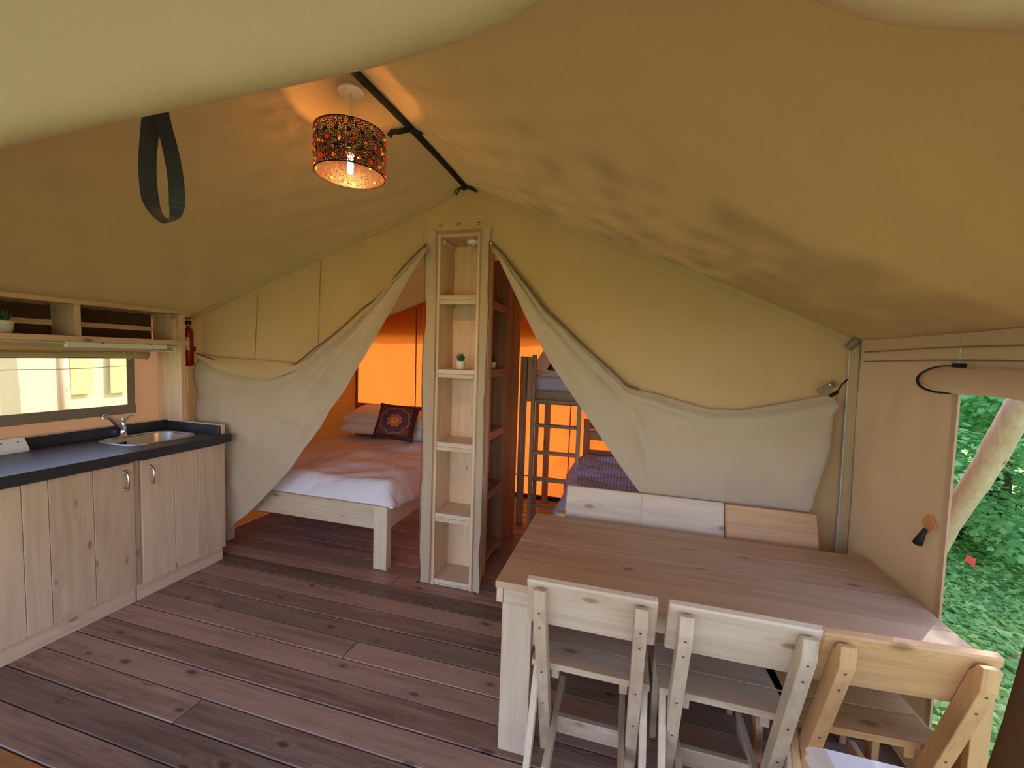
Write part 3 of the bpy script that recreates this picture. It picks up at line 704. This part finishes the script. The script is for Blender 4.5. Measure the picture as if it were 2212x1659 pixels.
# fire extinguisher
pe = at(408, 790, 'y', 2.64)
t = thing('fire_extinguisher', 'small red fire extinguisher hanging in the corner beside the kitchen shelf', 'fire extinguisher', (pe.x, 2.64, pe.z))
lathe('cylinder', [(0, 0), (.030, 0), (.036, .01), (.036, .27), (.030, .30), (.014, .315), (.012, .335), (0, .335)], RED, t, 24)
bm = bmesh.new(); n = 14; r = .0368; V = [[bm.verts.new((r*math.cos(a), r*math.sin(a), z)) for z in (.13, .235)] for a in [math.radians(-135+110*k/n) for k in range(n+1)]]
for a, b in zip(V, V[1:]): bm.faces.new((a[0], b[0], b[1], a[1]))
mesh('label', bm, LABEL, t)
for a0, a1, z0, z1, m in ((-125, -100, .215, .228, LABR), (-92, -60, .215, .228, LABR), (-122, -50, .196, .203, LABB), (-118, -56, .165, .190, LABB), (-120, -60, .14, .146, LABB)):
    bm = bmesh.new(); V = [[bm.verts.new((.0373*math.cos(a), .0373*math.sin(a), z)) for z in (z0, z1)] for a in [math.radians(a0+(a1-a0)*k/6) for k in range(7)]]
    for a, b in zip(V, V[1:]): bm.faces.new((a[0], b[0], b[1], a[1]))
    mesh('label_print', bm, m, t)
lathe('collar', [(.0, 0), (.022, 0), (.022, .012), (0, .012)], CHROME, t, 16, (0, 0, .33))
box('valve', -.012, .012, -.02, .02, .342, .372, BLACK, t)
box('lever', -.008, .008, -.055, .02, .385, .393, BLACK, t); box('lever', -.008, .008, -.05, .02, .360, .368, BLACK, t)
box('bracket', -.02, .02, .034, .046, .12, .16, BLACK, t)
# succulents
def succulent(loc, s, label, seed):
    r = random.Random(seed); t = thing('potted_succulent', label, 'plant', loc)
    lathe('pot', [(0, 0), (.024*s, 0), (.028*s, .004*s), (.036*s, .050*s), (.037*s, .058*s), (.033*s, .058*s), (.030*s, .046*s), (0, .046*s)], POT, t, 24)
    lathe('soil', [(0, .0), (.031*s, 0), (.0, .003)], SOIL, t, 16, (0, 0, .046*s))
    for k in range(22):
        a = k*2.4; tilt = .15+.75*(k/22); L = (.072-.028*k/22)*s*r.uniform(.85, 1.1)
        bm = bmesh.new(); dirv = Vector((math.cos(a)*math.sin(tilt), math.sin(a)*math.sin(tilt), math.cos(tilt)))
        add_tube(bm, [Vector((0, 0, 0)), dirv*L*.4+Vector((0, 0, .002)), dirv*L*.75+Vector((0, 0, .004)), dirv*L+Vector((0, 0, .008))], [.004*s, .0055*s, .0038*s, .0005], 5)
        mesh('leaf', bm, SUCC, t, True, (0, 0, .046*s))
succulent((-1.165, 2.82, 1.592), 1.0, 'little succulent in a white pot on the bookcase shelf', 3)
succulent((-3.50, 1.565, 1.736), 1.25, 'succulent in a white pot on the kitchen wall shelf at the left edge', 4)

# ================================================================== BOOKCASE / DIVIDER
t = thing('bookcase', 'tall narrow pine bookcase standing between the two tent doors', 'bookcase')
X0, X1 = -1.333, -1.0
box('side_panel', X0, X0+.028, YP, 3.0, 0, 2.53, PINE['z'], t); box('side_panel', X1-.028, X1, YP, 3.0, 0, 2.53, PINE['z'], t)
box('back_panel', X0+.028, X1-.12, 2.985, 3.0, .0, 2.53, PINE['z'], t); box('back_panel', X1-.118, X1-.028, 2.985, 3.0, .0, 2.53, PINE['z'], t)
box('top_panel', X0+.028, X1-.028, YP, 2.985, 2.505, 2.53, PINE['x'], t)
for z in (2.11, 1.59, 1.065, .54, .045):
    box('shelf', X0+.028, X1-.028, YP+.004, 2.985, z-.032, z, PALE['x'], t)
    b = box('batten', X0+.030, X1-.030, YP+.002, YP+.03, z-.062 if z > .1 else z-.043, z-.033, PALE['x'], t)
    if z > .1: box('side_batten', X0+.028, X0+.045, YP+.05, 2.98, z-.060, z-.033, PALE['y'], t)
box('side_batten', X0+.028, X0+.045, YP+.05, 2.98, 2.475, 2.503, PALE['y'], t)
t = thing('smoke_alarm', 'round white smoke alarm under the bookcase top', 'alarm', (-1.10, 2.86, 2.505))
lathe('body', [(0, -.026), (.03, -.026), (.052, -.020), (.056, -.012), (.056, 0), (0, 0)], WHITE, t, 28)
lathe('test_button', [(0, -.030), (.014, -.030), (.016, -.026)], WHITE, t, 16, (.0, 0, 0)); 
lathe('vent_ring', [(.024, -.0275), (.027, -.0275)], BLACK, t, 24, (0, 0, .0005), caps=False)
# side unit facing the bunk room
t = thing('side_bookcase', 'pine shelf unit, coloured darker for shade, facing the bunk room behind the bookcase', 'bookcase')
BR = {x: wood('shaded_pine_'+x, (178, 130, 98), (140, 96, 70), (80, 48, 32), x, .6) for x in 'xyz'}  # same pine with the shade of the inner rooms in its colour
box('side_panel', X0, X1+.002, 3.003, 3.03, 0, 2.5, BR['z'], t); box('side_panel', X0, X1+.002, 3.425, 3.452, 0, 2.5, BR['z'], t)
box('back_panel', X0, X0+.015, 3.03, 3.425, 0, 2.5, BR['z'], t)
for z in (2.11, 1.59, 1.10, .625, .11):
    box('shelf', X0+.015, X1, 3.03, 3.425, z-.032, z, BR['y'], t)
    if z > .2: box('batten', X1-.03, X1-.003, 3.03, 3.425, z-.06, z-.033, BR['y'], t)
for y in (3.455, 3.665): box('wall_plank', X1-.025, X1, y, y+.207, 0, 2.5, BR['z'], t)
succulent((-1.06, 3.22, 1.592), .9, 'white pot half hidden on the side shelf in the bunk room', 9)

# ================================================================== BEDS
def pillow(name, loc, w, d, h, mat, rot=(0, 0, 0), label=None, cat='pillow', group=None, seed=0, pinch=.10):
    def f(s):
        def g(u, v):
            a, b = u*2-1, v*2-1
            e = max(0, (1-a**4)*(1-b**4))**.45
            px = a*w/2*(1-pinch*(1-b*b)**1*(abs(a)**3)); py = b*d/2*(1-pinch*(1-a*a)*(abs(b)**3))
            return Vector((px, py, s*(h/2*e*(1+.10*noise.noise(Vector((a*2, b*2, seed)))))))
        return g
    bm = bmesh.new()
    for s in (1, -1):
        n = 26; V = [[bm.verts.new(f(s)(i/n, j/n)) for j in range(n+1)] for i in range(n+1)]
        for i in range(n):
            for j in range(n): bm.faces.new((V[i][j], V[i+1][j], V[i+1][j+1], V[i][j+1]))
    bmesh.ops.remove_doubles(bm, verts=bm.verts[:], dist=1e-4)
    o = mesh(name, bm, mat, None, True); o.location = loc; o.rotation_euler = rot
    return tag(o, label, cat, group)
BX0, BX1, BY0, BY1 = -3.42, -1.735, 2.79, 4.74
t = thing('double_bed', 'pale pine double bed frame with square posts in the left bedroom', 'bed')
for x0 in (BX0, BX1-.115):
    box('post', x0, x0+.115, BY0+.0, BY0+.07, 0, .50, PALE['z'], t)
    box('post', x0, x0+.115, BY1-.07, BY1, 0, .50, PALE['z'], t)
box('foot_rail', BX0+.10, BX1-.10, BY0+.003, BY0+.045, .318, .502, PALE['x'], t)
box('side_rail', BX1-.045, BX1-.003, BY0+.07, BY1-.07, .318, .498, PALE['y'], t); box('side_rail', BX0+.003, BX0+.045, BY0+.07, BY1-.07, .318, .498, PALE['y'], t)
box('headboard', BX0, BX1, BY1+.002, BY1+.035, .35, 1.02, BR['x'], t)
for k in range(9): box('slat', BX0+.05, BX1-.05, BY0+.12+.2*k, BY0+.2+.2*k, .36, .378, PALE['x'], t, 0)
o = box('mattress', BX0+.05, BX1-.05, BY0+.06, BY1-.01, .38, .58, COT, None, .03); tag(o, 'white mattress under the duvet of the double bed', 'mattress')
def duvet(u, v):
    x = BX0-.03+(BX1+.035-BX0+.03)*u; y = BY0+.02+(4.45-BY0-.02)*v
    dx = max(0, x-(BX1-.10))/.135; dy = max(0, (BY0+.17)-y)/.15; dxl = max(0, (BX0+.10)-x)/.13
    e = min(1, max(dx, 0)**1.6*1.0); f_ = min(1, dy**1.8); gl = min(1, dxl**2)
    z = .668+.03*fbm((x, y, 1), 1.8, 4)+.02*(abs(noise.noise(Vector((x*2-y*4, y*2, 4))))-.2)+.008*noise.noise(Vector((x*12, y*5, 2)))
    zb = .488+.012*noise.noise(Vector((x*6, y*6, 1)))
    z2 = z-(z-zb)*max(f_, gl)
    zr = .455+.03*noise.noise(Vector((2, y*3.2, 5)))+.012*math.sin(y*11)
    z3 = z2-(z2-zr)*e if y > BY0+.1 else z2-(z2-max(zr, .495))*e
    ox = .014*noise.noise(Vector((y*9, 1, z*6)))*e
    return Vector((x+ox, y+.012*noise.noise(Vector((x*8, 3, 1)))*f_, z3))
o = grid_mesh('duvet', duvet, 110, 110, DUVET); solid(o, .006, -1)
tag(o, 'white duvet spread over the double bed, sliding off its right side', 'duvet')
pillow('pillow', (-2.96, 4.46, .80), .72, .44, .15, COT, (.18, 0, .02), 'white pillow, lower one of the left stack on the double bed', group=None, seed=1)
pillow('pillow', (-2.95, 4.50, .92), .72, .44, .17, COT, (.22, 0, -.02), 'white pillow, upper one of the left stack on the double bed', seed=2)
pillow('pillow', (-2.15, 4.46, .78), .70, .44, .15, COT, (.18, 0, .02), 'white pillow, lower one of the right stack behind the patterned cushion', seed=3)
pillow('pillow', (-2.14, 4.50, .90), .70, .44, .16, COT, (.22, 0, .02), 'white pillow, upper one of the right stack behind the patterned cushion', seed=4)
def cushion():
    c = at(856, 912, 'y', 4.14)
    o = pillow('patterned_cushion', c, .47, .42, .12, KILIM, (0, 0, 0), 'square cushion with rust and navy kilim pattern leaning on the pillows', 'cushion', seed=5, pinch=.06)
    me = o.data
    me.transform(Matrix.Rotation(PI/2, 4, 'X'))
    o.rotation_euler = (-.5, .07, .16); return o
cushion()
# bunk bed over the far end, ladder, lower bed
t = thing('bunk_bed', 'greyed pine upper bunk on tall posts across the end of the right bedroom', 'bunk bed')
pb = 4.06
box('post', -1.035, -.970, pb, pb+.05, 0, 1.70, GREYW['z'], t)
box('post', -.966, -.905, pb+.02, pb+.05, 1.25, 1.70, PINE['z'], t)
box('post', 1.10, 1.165, pb, pb+.05, 0, 1.70, GREYW['z'], t)
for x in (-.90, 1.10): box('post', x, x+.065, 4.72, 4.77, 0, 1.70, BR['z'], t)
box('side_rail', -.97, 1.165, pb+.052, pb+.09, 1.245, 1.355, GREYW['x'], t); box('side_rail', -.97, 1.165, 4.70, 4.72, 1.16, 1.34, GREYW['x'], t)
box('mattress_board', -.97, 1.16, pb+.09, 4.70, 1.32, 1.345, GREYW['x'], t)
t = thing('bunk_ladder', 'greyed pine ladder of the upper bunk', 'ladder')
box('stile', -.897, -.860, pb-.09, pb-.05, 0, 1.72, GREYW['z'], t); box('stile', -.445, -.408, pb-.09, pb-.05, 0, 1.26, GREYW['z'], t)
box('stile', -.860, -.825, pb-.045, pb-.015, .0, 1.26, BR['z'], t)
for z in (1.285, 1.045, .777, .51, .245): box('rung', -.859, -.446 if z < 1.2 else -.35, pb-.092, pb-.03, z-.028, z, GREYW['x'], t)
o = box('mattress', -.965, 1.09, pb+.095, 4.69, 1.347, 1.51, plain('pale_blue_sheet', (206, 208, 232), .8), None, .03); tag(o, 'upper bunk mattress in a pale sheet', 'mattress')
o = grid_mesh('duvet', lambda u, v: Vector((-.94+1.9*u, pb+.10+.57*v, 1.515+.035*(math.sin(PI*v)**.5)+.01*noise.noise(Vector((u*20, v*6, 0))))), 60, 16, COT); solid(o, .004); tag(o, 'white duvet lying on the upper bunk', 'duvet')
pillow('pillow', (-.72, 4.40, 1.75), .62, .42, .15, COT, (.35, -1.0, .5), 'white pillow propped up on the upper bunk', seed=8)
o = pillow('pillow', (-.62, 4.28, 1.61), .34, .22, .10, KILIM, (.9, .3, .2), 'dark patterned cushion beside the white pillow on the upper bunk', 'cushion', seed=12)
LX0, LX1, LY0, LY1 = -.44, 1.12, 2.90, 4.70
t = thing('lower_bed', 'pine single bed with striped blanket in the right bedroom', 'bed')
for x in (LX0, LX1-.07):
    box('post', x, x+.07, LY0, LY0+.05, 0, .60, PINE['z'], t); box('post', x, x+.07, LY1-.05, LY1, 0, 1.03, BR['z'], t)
box('foot_rail', LX0+.03, LX1-.03, LY0+.05, LY0+.08, .40, .595, PINE['x'], t)
box('side_rail', LX0+.003, LX0+.035, LY0+.08, LY1-.05, .30, .46, PINE['y'], t)
box('side_rail', LX1-.035, LX1-.003, LY0+.08, LY1-.05, .30, .46, PINE['y'], t)
for z0 in (.58, .80, .92): box('headboard_board', LX0+.07, LX1-.07, LY1-.035, LY1-.005, z0, z0+.11, GREYW['x'], t)
o = box('mattress', LX0+.04, LX1-.04, LY0+.085, LY1-.06, .38, .56, COT, None, .03); tag(o, 'mattress of the lower bed in the right bedroom', 'mattress')
def blanket(u, v):
    x = LX0-.10+(LX1+.02-LX0+.10)*u; y = LY0+.0+(4.55-LY0)*v
    e = max(0, (LX0+.06-x)/.16)**1.4; f_ = max(0, (LY0+.10-y)/.10)
    z = .63+.11*max(0, 1-abs(y-4.15)/.5)+.035*fbm((x*1.2, y*2.6, 3), 2, 4)+.02*abs(noise.noise(Vector((x*4+y*7, y*3, 1))))
    return Vector((x+.03*noise.noise(Vector((y*5, z, 1)))*min(1, e), y, max(z-.24*min(1, e)-(.09*min(1, f_)), .3)))
o = grid_mesh('blanket', blanket, 80, 100, STRIPE); solid(o, .006, -1); tag(o, 'rumpled lilac striped blanket on the lower bed', 'blanket')

# ================================================================== LAMP
LPC = Vector((-1.194, 1.6, 0)); ZT, ZB = 2.625, 2.452; RS = .143
t = thing('pendant_lamp', 'lit pendant lamp with dark perforated drum shade set with red and amber gems', 'lamp', LPC)
lathe('ceiling_rose', [(0, 2.79), (.052, 2.79), (.055, 2.797), (.050, 2.806), (0, 2.808)], WHITE, t, 28)
tube('cord', [(0, 0, 2.79), (.002, 0, 2.72), (0, 0, 2.60)], .0035, WHITE, t, 8)
lathe('lamp_holder', [(0, 2.53), (.016, 2.53), (.019, 2.55), (.019, 2.585), (.010, 2.60), (0, 2.60)], WHITE, t, 16)
lathe('bulb', [(0, 2.456), (.008, 2.458), (.012, 2.468), (.013, 2.49), (.012, 2.515), (.009, 2.53), (0, 2.53)], BULB, t, 16)
sh = lathe('shade', [(RS, ZB), (RS, (ZB+ZT)/2), (RS, ZT)], SHADE, t, 64, caps=False)
for z in (ZB, ZT):
    bm = bmesh.new(); add_tube(bm, [(RS*math.cos(a), RS*math.sin(a), z) for a in [2*PI*k/48 for k in range(49)]], .003, 6, False); mesh('rim', bm, plain('dark_rim%d' % int(z*100), (50, 30, 20), .4, .5), sh, True)
for k in range(3): tube('spider_arm', [(.018*math.cos(k*2.09), .018*math.sin(k*2.09), 2.575), (RS*math.cos(k*2.09), RS*math.sin(k*2.09), ZT-.004)], .0018, CHROME, sh, 5)
gm = []
for mt in (GEMR, GEMY):
    bm = bmesh.new(); bmesh.ops.create_icosphere(bm, subdivisions=1, radius=.007); me = bpy.data.meshes.new('gem'); bm.to_mesh(me); bm.free(); me.materials.append(mt); gm.append(me)
bm = bmesh.new(); bbox(bm, -.002, .002, -.008, .008, -.008, .008, .001); sq = bpy.data.meshes.new('square'); bm.to_mesh(sq); bm.free(); sq.materials.append(plain('dark_square', (30, 20, 16), .4))
for r_, z in enumerate((ZT-.014, ZT-.085, ZB+.022)):
    for k in range(18):
        a = 2*PI*(k+.5*r_)/18; o = bpy.data.objects.new('gem', gm[(k+r_) % 2]); COL.objects.link(o); o.parent = sh; o.location = (RS*math.cos(a)*1.01, RS*math.sin(a)*1.01, z)
for r_, z in enumerate((ZT-.050, ZB+.062)):
    for k in range(18):
        a = 2*PI*(k+.25)/18; o = bpy.data.objects.new('square', sq); COL.objects.link(o); o.parent = sh; o.location = (RS*math.cos(a)*1.01, RS*math.sin(a)*1.01, z); o.rotation_euler = (0, 0, a)

# ================================================================== TABLE AND CHAIRS
t = thing('dining_table', 'long pine table of four boards along the right side, against the canvas wall', 'table')
TX0, TX1, TY0, TY1, TZ = -.495, 1.19, 1.635, 2.45, .752
ys = [TY0, 1.846, 2.05, 2.252, TY1]
for a, b in zip(ys, ys[1:]): box('board', TX0, TX1, a+.0008, b-.0008, TZ-.030, TZ, TABLE['x'], t, .0025)
box('end_board', TX0+.006, TX0+.034, TY0+.004, TY1-.004, TZ-.092, TZ-.031, PALE['y'], t); box('end_board', TX1-.034, TX1-.006, TY0+.004, TY1-.004, TZ-.092, TZ-.031, TABLE['y'], t)
box('apron', TX0+.036, TX1-.036, TY0+.006, TY0+.034, TZ-.092, TZ-.031, PALE['x'], t); box('apron', TX0+.036, TX1-.036, TY1-.034, TY1-.006, TZ-.092, TZ-.031, PALE['x'], t)
for x0, x1 in ((TX0+.032, TX0+.160), (TX1-.060, TX1-.008)):
    m = PALE['z'] if x0 < 0 else WARM['z']
    for y0, s in ((TY0+.008, 1), (TY1-.036, -1)):
        l = box('leg', x0, x1, y0, y0+.028, 0, TZ-.093, m, t)
        xx = (x0, x0+.028) if x0 < 0 else (x1-.028, x1)
        box('leg_board', xx[0], xx[1], y0+(.029 if s > 0 else -.091), y0+(.029 if s > 0 else -.091)+.09, 0, TZ-.093, m, l)
for y in (1.66, 1.72, 1.77, 2.0, 2.3):
    o = lathe('screw', [(0, 0), (.005, 0), (.005, .001), (0, .0015)], SCREW, t, 10); o.rotation_euler = (0, -PI/2, 0); o.location = (TX0+.006, y, TZ-.06)

def chair(x, y, rz, label, M, group):
    t = thing('dining_chair', label, 'chair', (x, y, 0), rz, group)
    hw = .229
    bs = [0, .13, .26, .39]
    for a, b in zip(bs, bs[1:]): box('seat_board', -hw, hw, a+.001, b-.001, .445, .470, M['x'], t, .002)
    for s in (-1, 1):
        xo = s*hw; X = lambda a, b: (min(xo-s*a, xo-s*b), max(xo-s*a, xo-s*b))
        # outer rear leg, leaning back
        prism('leg', [(.030, .444), (.075, .444), (-.140, 0), (-.185, 0)][:2]+[(-.140, 0), (-.185, 0)], 'x', *X(.004, .030), M['z'], t)
        prism('leg', [(.30, .444), (.345, .444), (.345, 0), (.30, 0)], 'x', *X(.004, .030), M['z'], t)
        # leaning upright that carries the back rest
        def yl(z): return -.21+.35*(.885-z)
        up = [(yl(.80), .80), (yl(.868)+.022, .868), (yl(.868)+.042, .868), (yl(.83)+.055, .83), (yl(0)+.055, 0), (yl(0), 0)]
        u_ = prism('upright', up, 'x', *X(.032, .076), M['z'], t)
        for z in (.78, .71, .48, .30):
            sc = lathe('screw', [(0, 0), (.0045, 0), (.004, .0012), (0, .0015)], SCREW, u_, 8); sc.rotation_euler = (PI/2+.34, 0, 0); sc.location = (xo-s*.054, yl(z)-.0005, z)
        # side stretcher low down and the seat bearer
        prism('stretcher', [(-.15, .145), (-.135, .16), (.325, .175), (.325, .105), (-.15, .09)], 'x', *X(.078, .102), M['y'], t)
        box('seat_bearer', *X(.080, .110), .015, .375, .400, .444, M['y'], t)
    a = .22
    box('cross_rail', -hw+.032, hw-.032, .118, .142, .075, .150, M['x'], t)
    # back rest
    Mx = Matrix.Translation((0, -.155, .885)) @ Matrix.Rotation(math.atan(.35), 4, 'X')
    b = box('backrest', -hw, hw, .001, .031, -.215, .0, M['x'], t, .006, Mx)
    return t
C1 = chair(-.090, 1.602, 0, 'pale pine chair nearest the left end of the table, its back to the camera', PALE, None)
C2 = chair(.402, 1.605, 0, 'pale pine chair in the middle of the near side of the table', PALE, None)
C3 = chair(.838, 1.612, .06, 'orange-toned pine chair at the right end of the near side of the table', {'x': WARM['x'], 'y': WARM['y'], 'z': WARM['z']}, None)
chair(-.106, 2.49, PI, 'pine chair tucked in on the far side of the table, left of the three backs', PALE, None)
chair(.345, 2.49, PI, 'pine chair tucked in on the far side of the table, middle of the three backs', PALE, None)
C6 = chair(.805, 2.475, PI, 'orange pine chair tucked in on the far side, right of the three backs', WARM, None)

# white cool box in the foreground
t = thing('cool_box', 'white plastic cool box at the bottom right, below the right chair', 'cool box', (.73, .90, 0))
box('body', -.22, .24, -.22, .24, .02, .70, WPLAS, t, .012)
bm = bmesh.new()
def ringz(i, z): return [bm.verts.new(v) for v in ((-.25+i, -.25+i, z), (.27-i, -.25+i, z), (.27-i, .27-i, z), (-.25+i, .27-i, z))]
R3 = [ringz(.006, .70), ringz(0, .712), ringz(.006, .722), ringz(0, .732), ringz(.006, .744), ringz(.03, .768)]
for a, b in zip(R3, R3[1:]):
    for k in range(4): bm.faces.new((a[k], a[(k+1) % 4], b[(k+1) % 4], b[k]))
bm.faces.new(R3[0][::-1]); bm.faces.new(R3[-1]); mesh('lid', bm, WPLAS, t)
box('handle', -.10, .12, -.262, -.252, .60, .63, WPLAS, t)

# ================================================================== OUTSIDE
# leaning log pole
a = at(2150, 970, 'x', 1.9); b = at(2078, 1087, 'x', 1.9); d = (a-b).normalized()
tp = a+d*1.1; bt = b-d*((b.z+.42)/d.z)
t = thing('log_pole', 'peeled round log leaning outside the side opening', 'pole', (0, 0, 0))
bm = bmesh.new(); n = 34; L_ = [bt.lerp(tp, i/n) for i in range(n+1)]
add_tube(bm, [p+Vector((.006*math.sin(i*.7), 0, 0)) for i, p in enumerate(L_)], [.058+.003*noise.noise(Vector((i*.6, 0, 0))) for i in range(n+1)], 20)
for v in bm.verts: v.co += .005*noise.noise_vector(v.co*9)
mesh('log', bm, LOG, t, True)
# leaves
def leaf_bm(bm, c, n_, s, rr):
    up = n_; a = up.orthogonal().normalized(); a = Matrix.Rotation(rr, 3, up) @ a; b = up.cross(a)
    w = s*.36; v = [bm.verts.new(c-a*s*.5), bm.verts.new(c-a*s*.1+b*w-up*s*.05), bm.verts.new(c+a*s*.5-up*s*.1), bm.verts.new(c-a*s*.1-b*w-up*s*.05)]
    bm.faces.new(v)
def foliage(seed, R, Hh, n, s0, s1, mat, name='foliage'):
    r = random.Random(seed); bm = bmesh.new()
    cl = [(Vector((r.uniform(-R, R)*.7, r.uniform(-R, R)*.7, r.uniform(.1, Hh))), r.uniform(.25, .5)*R) for _ in range(34)]
    for i in range(n):
        c, q = cl[i % len(cl)]; dv = Vector((r.gauss(0, 1), r.gauss(0, 1), r.gauss(0, 1))).normalized()
        p = c+dv*q*r.uniform(.8, 1.05)
        nv = (dv*.6+Vector((r.uniform(-.5, .5), r.uniform(-.5, .5), .7))).normalized()
        leaf_bm(bm, p, nv, r.uniform(s0, s1), r.uniform(0, 6.28))
    me = bpy.data.meshes.new(name); bm.to_mesh(me); bm.free(); me.materials.append(mat); return me
FM = [foliage(k, 1.0, 3.2, 9000, .05, .12, LEAF) for k in (1, 2)]
STEMB = plain('bark', (92, 78, 58), .9)
spots = [(2.9, 6.1, 1.0), (4.1, 6.6, 1.0), (5.0, 5.6, 1.05), (3.7, 8.0, 1.25), (5.6, 8.0, 1.3), (6.4, 6.3, 1.2), (5.9, 4.2, 1.0), (6.2, 2.4, 1.1), (2.0, 7.6, 1.1), (5.0, 9.6, 1.5), (7.4, 9.0, 1.5)]
names = ['nearest the log, seen through the side opening', 'behind the log at the centre of the opening', 'at the right of the side opening', 'tall one behind the nearest shrubs', 'tall one at the back right', 'outermost to the right', 'right of the opening near the porch', 'beside the porch at the far right', 'behind the tent corner', 'tallest in the back row', 'last in the back row at the right']
lm = bpy.data.meshes.new('leaf'); bm = bmesh.new(); leaf_bm(bm, Vector((0, 0, 0)), Vector((0, 0, 1)), .11, 0); bm.to_mesh(lm); bm.free(); lm.materials.append(LEAF)
rl = random.Random(3)
for i, (x, y, s) in enumerate(spots):
    t = thing('shrub', 'leafy green shrub '+names[i], 'shrub', (x, y, -.42), i*1.3)
    t.scale = (s, s, s*(1.0 if i > 2 else .8))
    o = bpy.data.objects.new('foliage', FM[i % 2]); COL.objects.link(o); o.parent = t; o['kind'] = 'stuff'
    for k in range(3): tube('stem', [(.1*math.cos(k*2), .1*math.sin(k*2), 0), (.2*math.cos(k*2+.3), .2*math.sin(k*2+.3), 1), (.4*math.cos(k*2+.4), .4*math.sin(k*2+.4), 2.2)], [.03, .022, .01], STEMB, t, 6)
    if i < 3:
        for k in range(40):
            a = rl.uniform(0, 6.28); q = bpy.data.objects.new('leaf', lm); COL.objects.link(q); q.parent = t
            z = rl.uniform(.2, 3.0); q.location = (1.0*math.cos(a), 1.0*math.sin(a), z); q.rotation_euler = (rl.uniform(-.8, .8), rl.uniform(-.8, .8), rl.uniform(0, 6))
t = thing('added_shade_tree', 'tall leafy tree added out of view behind the shrubs to shade the log and table', 'tree', (5.4, 7.9, -.42))  # unseen tree, added so its crown keeps sun off the log and table end
tube('added_tree_trunk', [(0, 0, 0), (.05, .05, 2), (-.1, -.1, 4.4), (-.3, -.2, 6)], [.16, .13, .10, .05], STEMB, t, 10)
o = bpy.data.objects.new('foliage', foliage(11, 2.2, 3.0, 7000, .10, .22, LEAF)); COL.objects.link(o); o.parent = t; o['kind'] = 'stuff'; o.location = (-.4, -.5, 4.9)
r = random.Random(21); bm = bmesh.new()
for i in range(38000):
    x = r.uniform(1.4, 6.5); y = r.uniform(.2, 7.2)
    h = max(0, noise.noise(Vector((x*1.1, y*1.1, 9))))*.35+.03
    p = Vector((x, y, -.41+r.uniform(0, h)))
    leaf_bm(bm, p, Vector((r.uniform(-.6, .6), r.uniform(-.6, .6), 1)).normalized(), r.uniform(.03, .085), r.uniform(0, 6.28))
o = mesh('ground_cover', bm, GRASS); tag(o, 'low green weeds and grass covering the ground outside', 'weeds', kind='stuff')
bm = bmesh.new(); leaf_bm(bm, Vector(), Vector((-.6, -.8, .3)).normalized(), .11, 1.3); o = mesh('red_leaf', bm, REDL); o.location = at(2097, 1212, 'y', 4.7); tag(o, 'single red leaf among the green weeds outside', 'leaf')
# neighbouring tent seen through the kitchen window
t = thing('neighbouring_tent', 'sunlit cream tent seen through the kitchen window', 'tent')
NX = -6.2
wa = grid_mesh('wall_panel', lambda u, v: Vector((NX+.02*fbm((0, u*6, v*2), 1, 3), -1.5+9*u, -.42+2.5*v)), 60, 16, CV_CREAM, t)
for p0, p1 in (((145, 772), (198, 850)), ((232, 772), (274, 847))):
    a, b = at(*p0, 'x', NX), at(*p1, 'x', NX)
    box('window_panel', NX+.03, NX+.04, a.y, b.y, b.z, a.z+.1, plain('mesh_window%d' % p0[0], (196, 176, 122), .9), wa)
grid_mesh('roof_panel', lambda u, v: Vector((NX+.15-2.2*v, -1.6+9.2*u, 2.05+1.0*v)), 10, 6, CV_CREAM, t)
for y in (1.9, 3.1): tube('pole', [(NX+.25, y, -.42), (NX+.25, y, 2.1)], .05, LOG, t, 10)
# repeats carry a common group
GR = {'dining_chair': 'dining chairs around the long table', 'base_cabinet': 'kitchen base cabinets along the left wall', 'shrub': 'green shrubs outside the side opening',
      'potted_succulent': 'little potted succulents on the shelves', 'door_flap': 'folded back tent door flaps', 'zip_slider': 'zip sliders of the tent doors', 'pillow': 'white pillows on the beds',
      'duvet': 'white duvets', 'mattress': 'mattresses of the beds', 'patterned_cushion': 'patterned cushions'}
for o in bpy.data.objects:
    k = o.name.split('.')[0]
    if o.parent is None and k in GR and 'label' in o: o['group'] = GR[k]
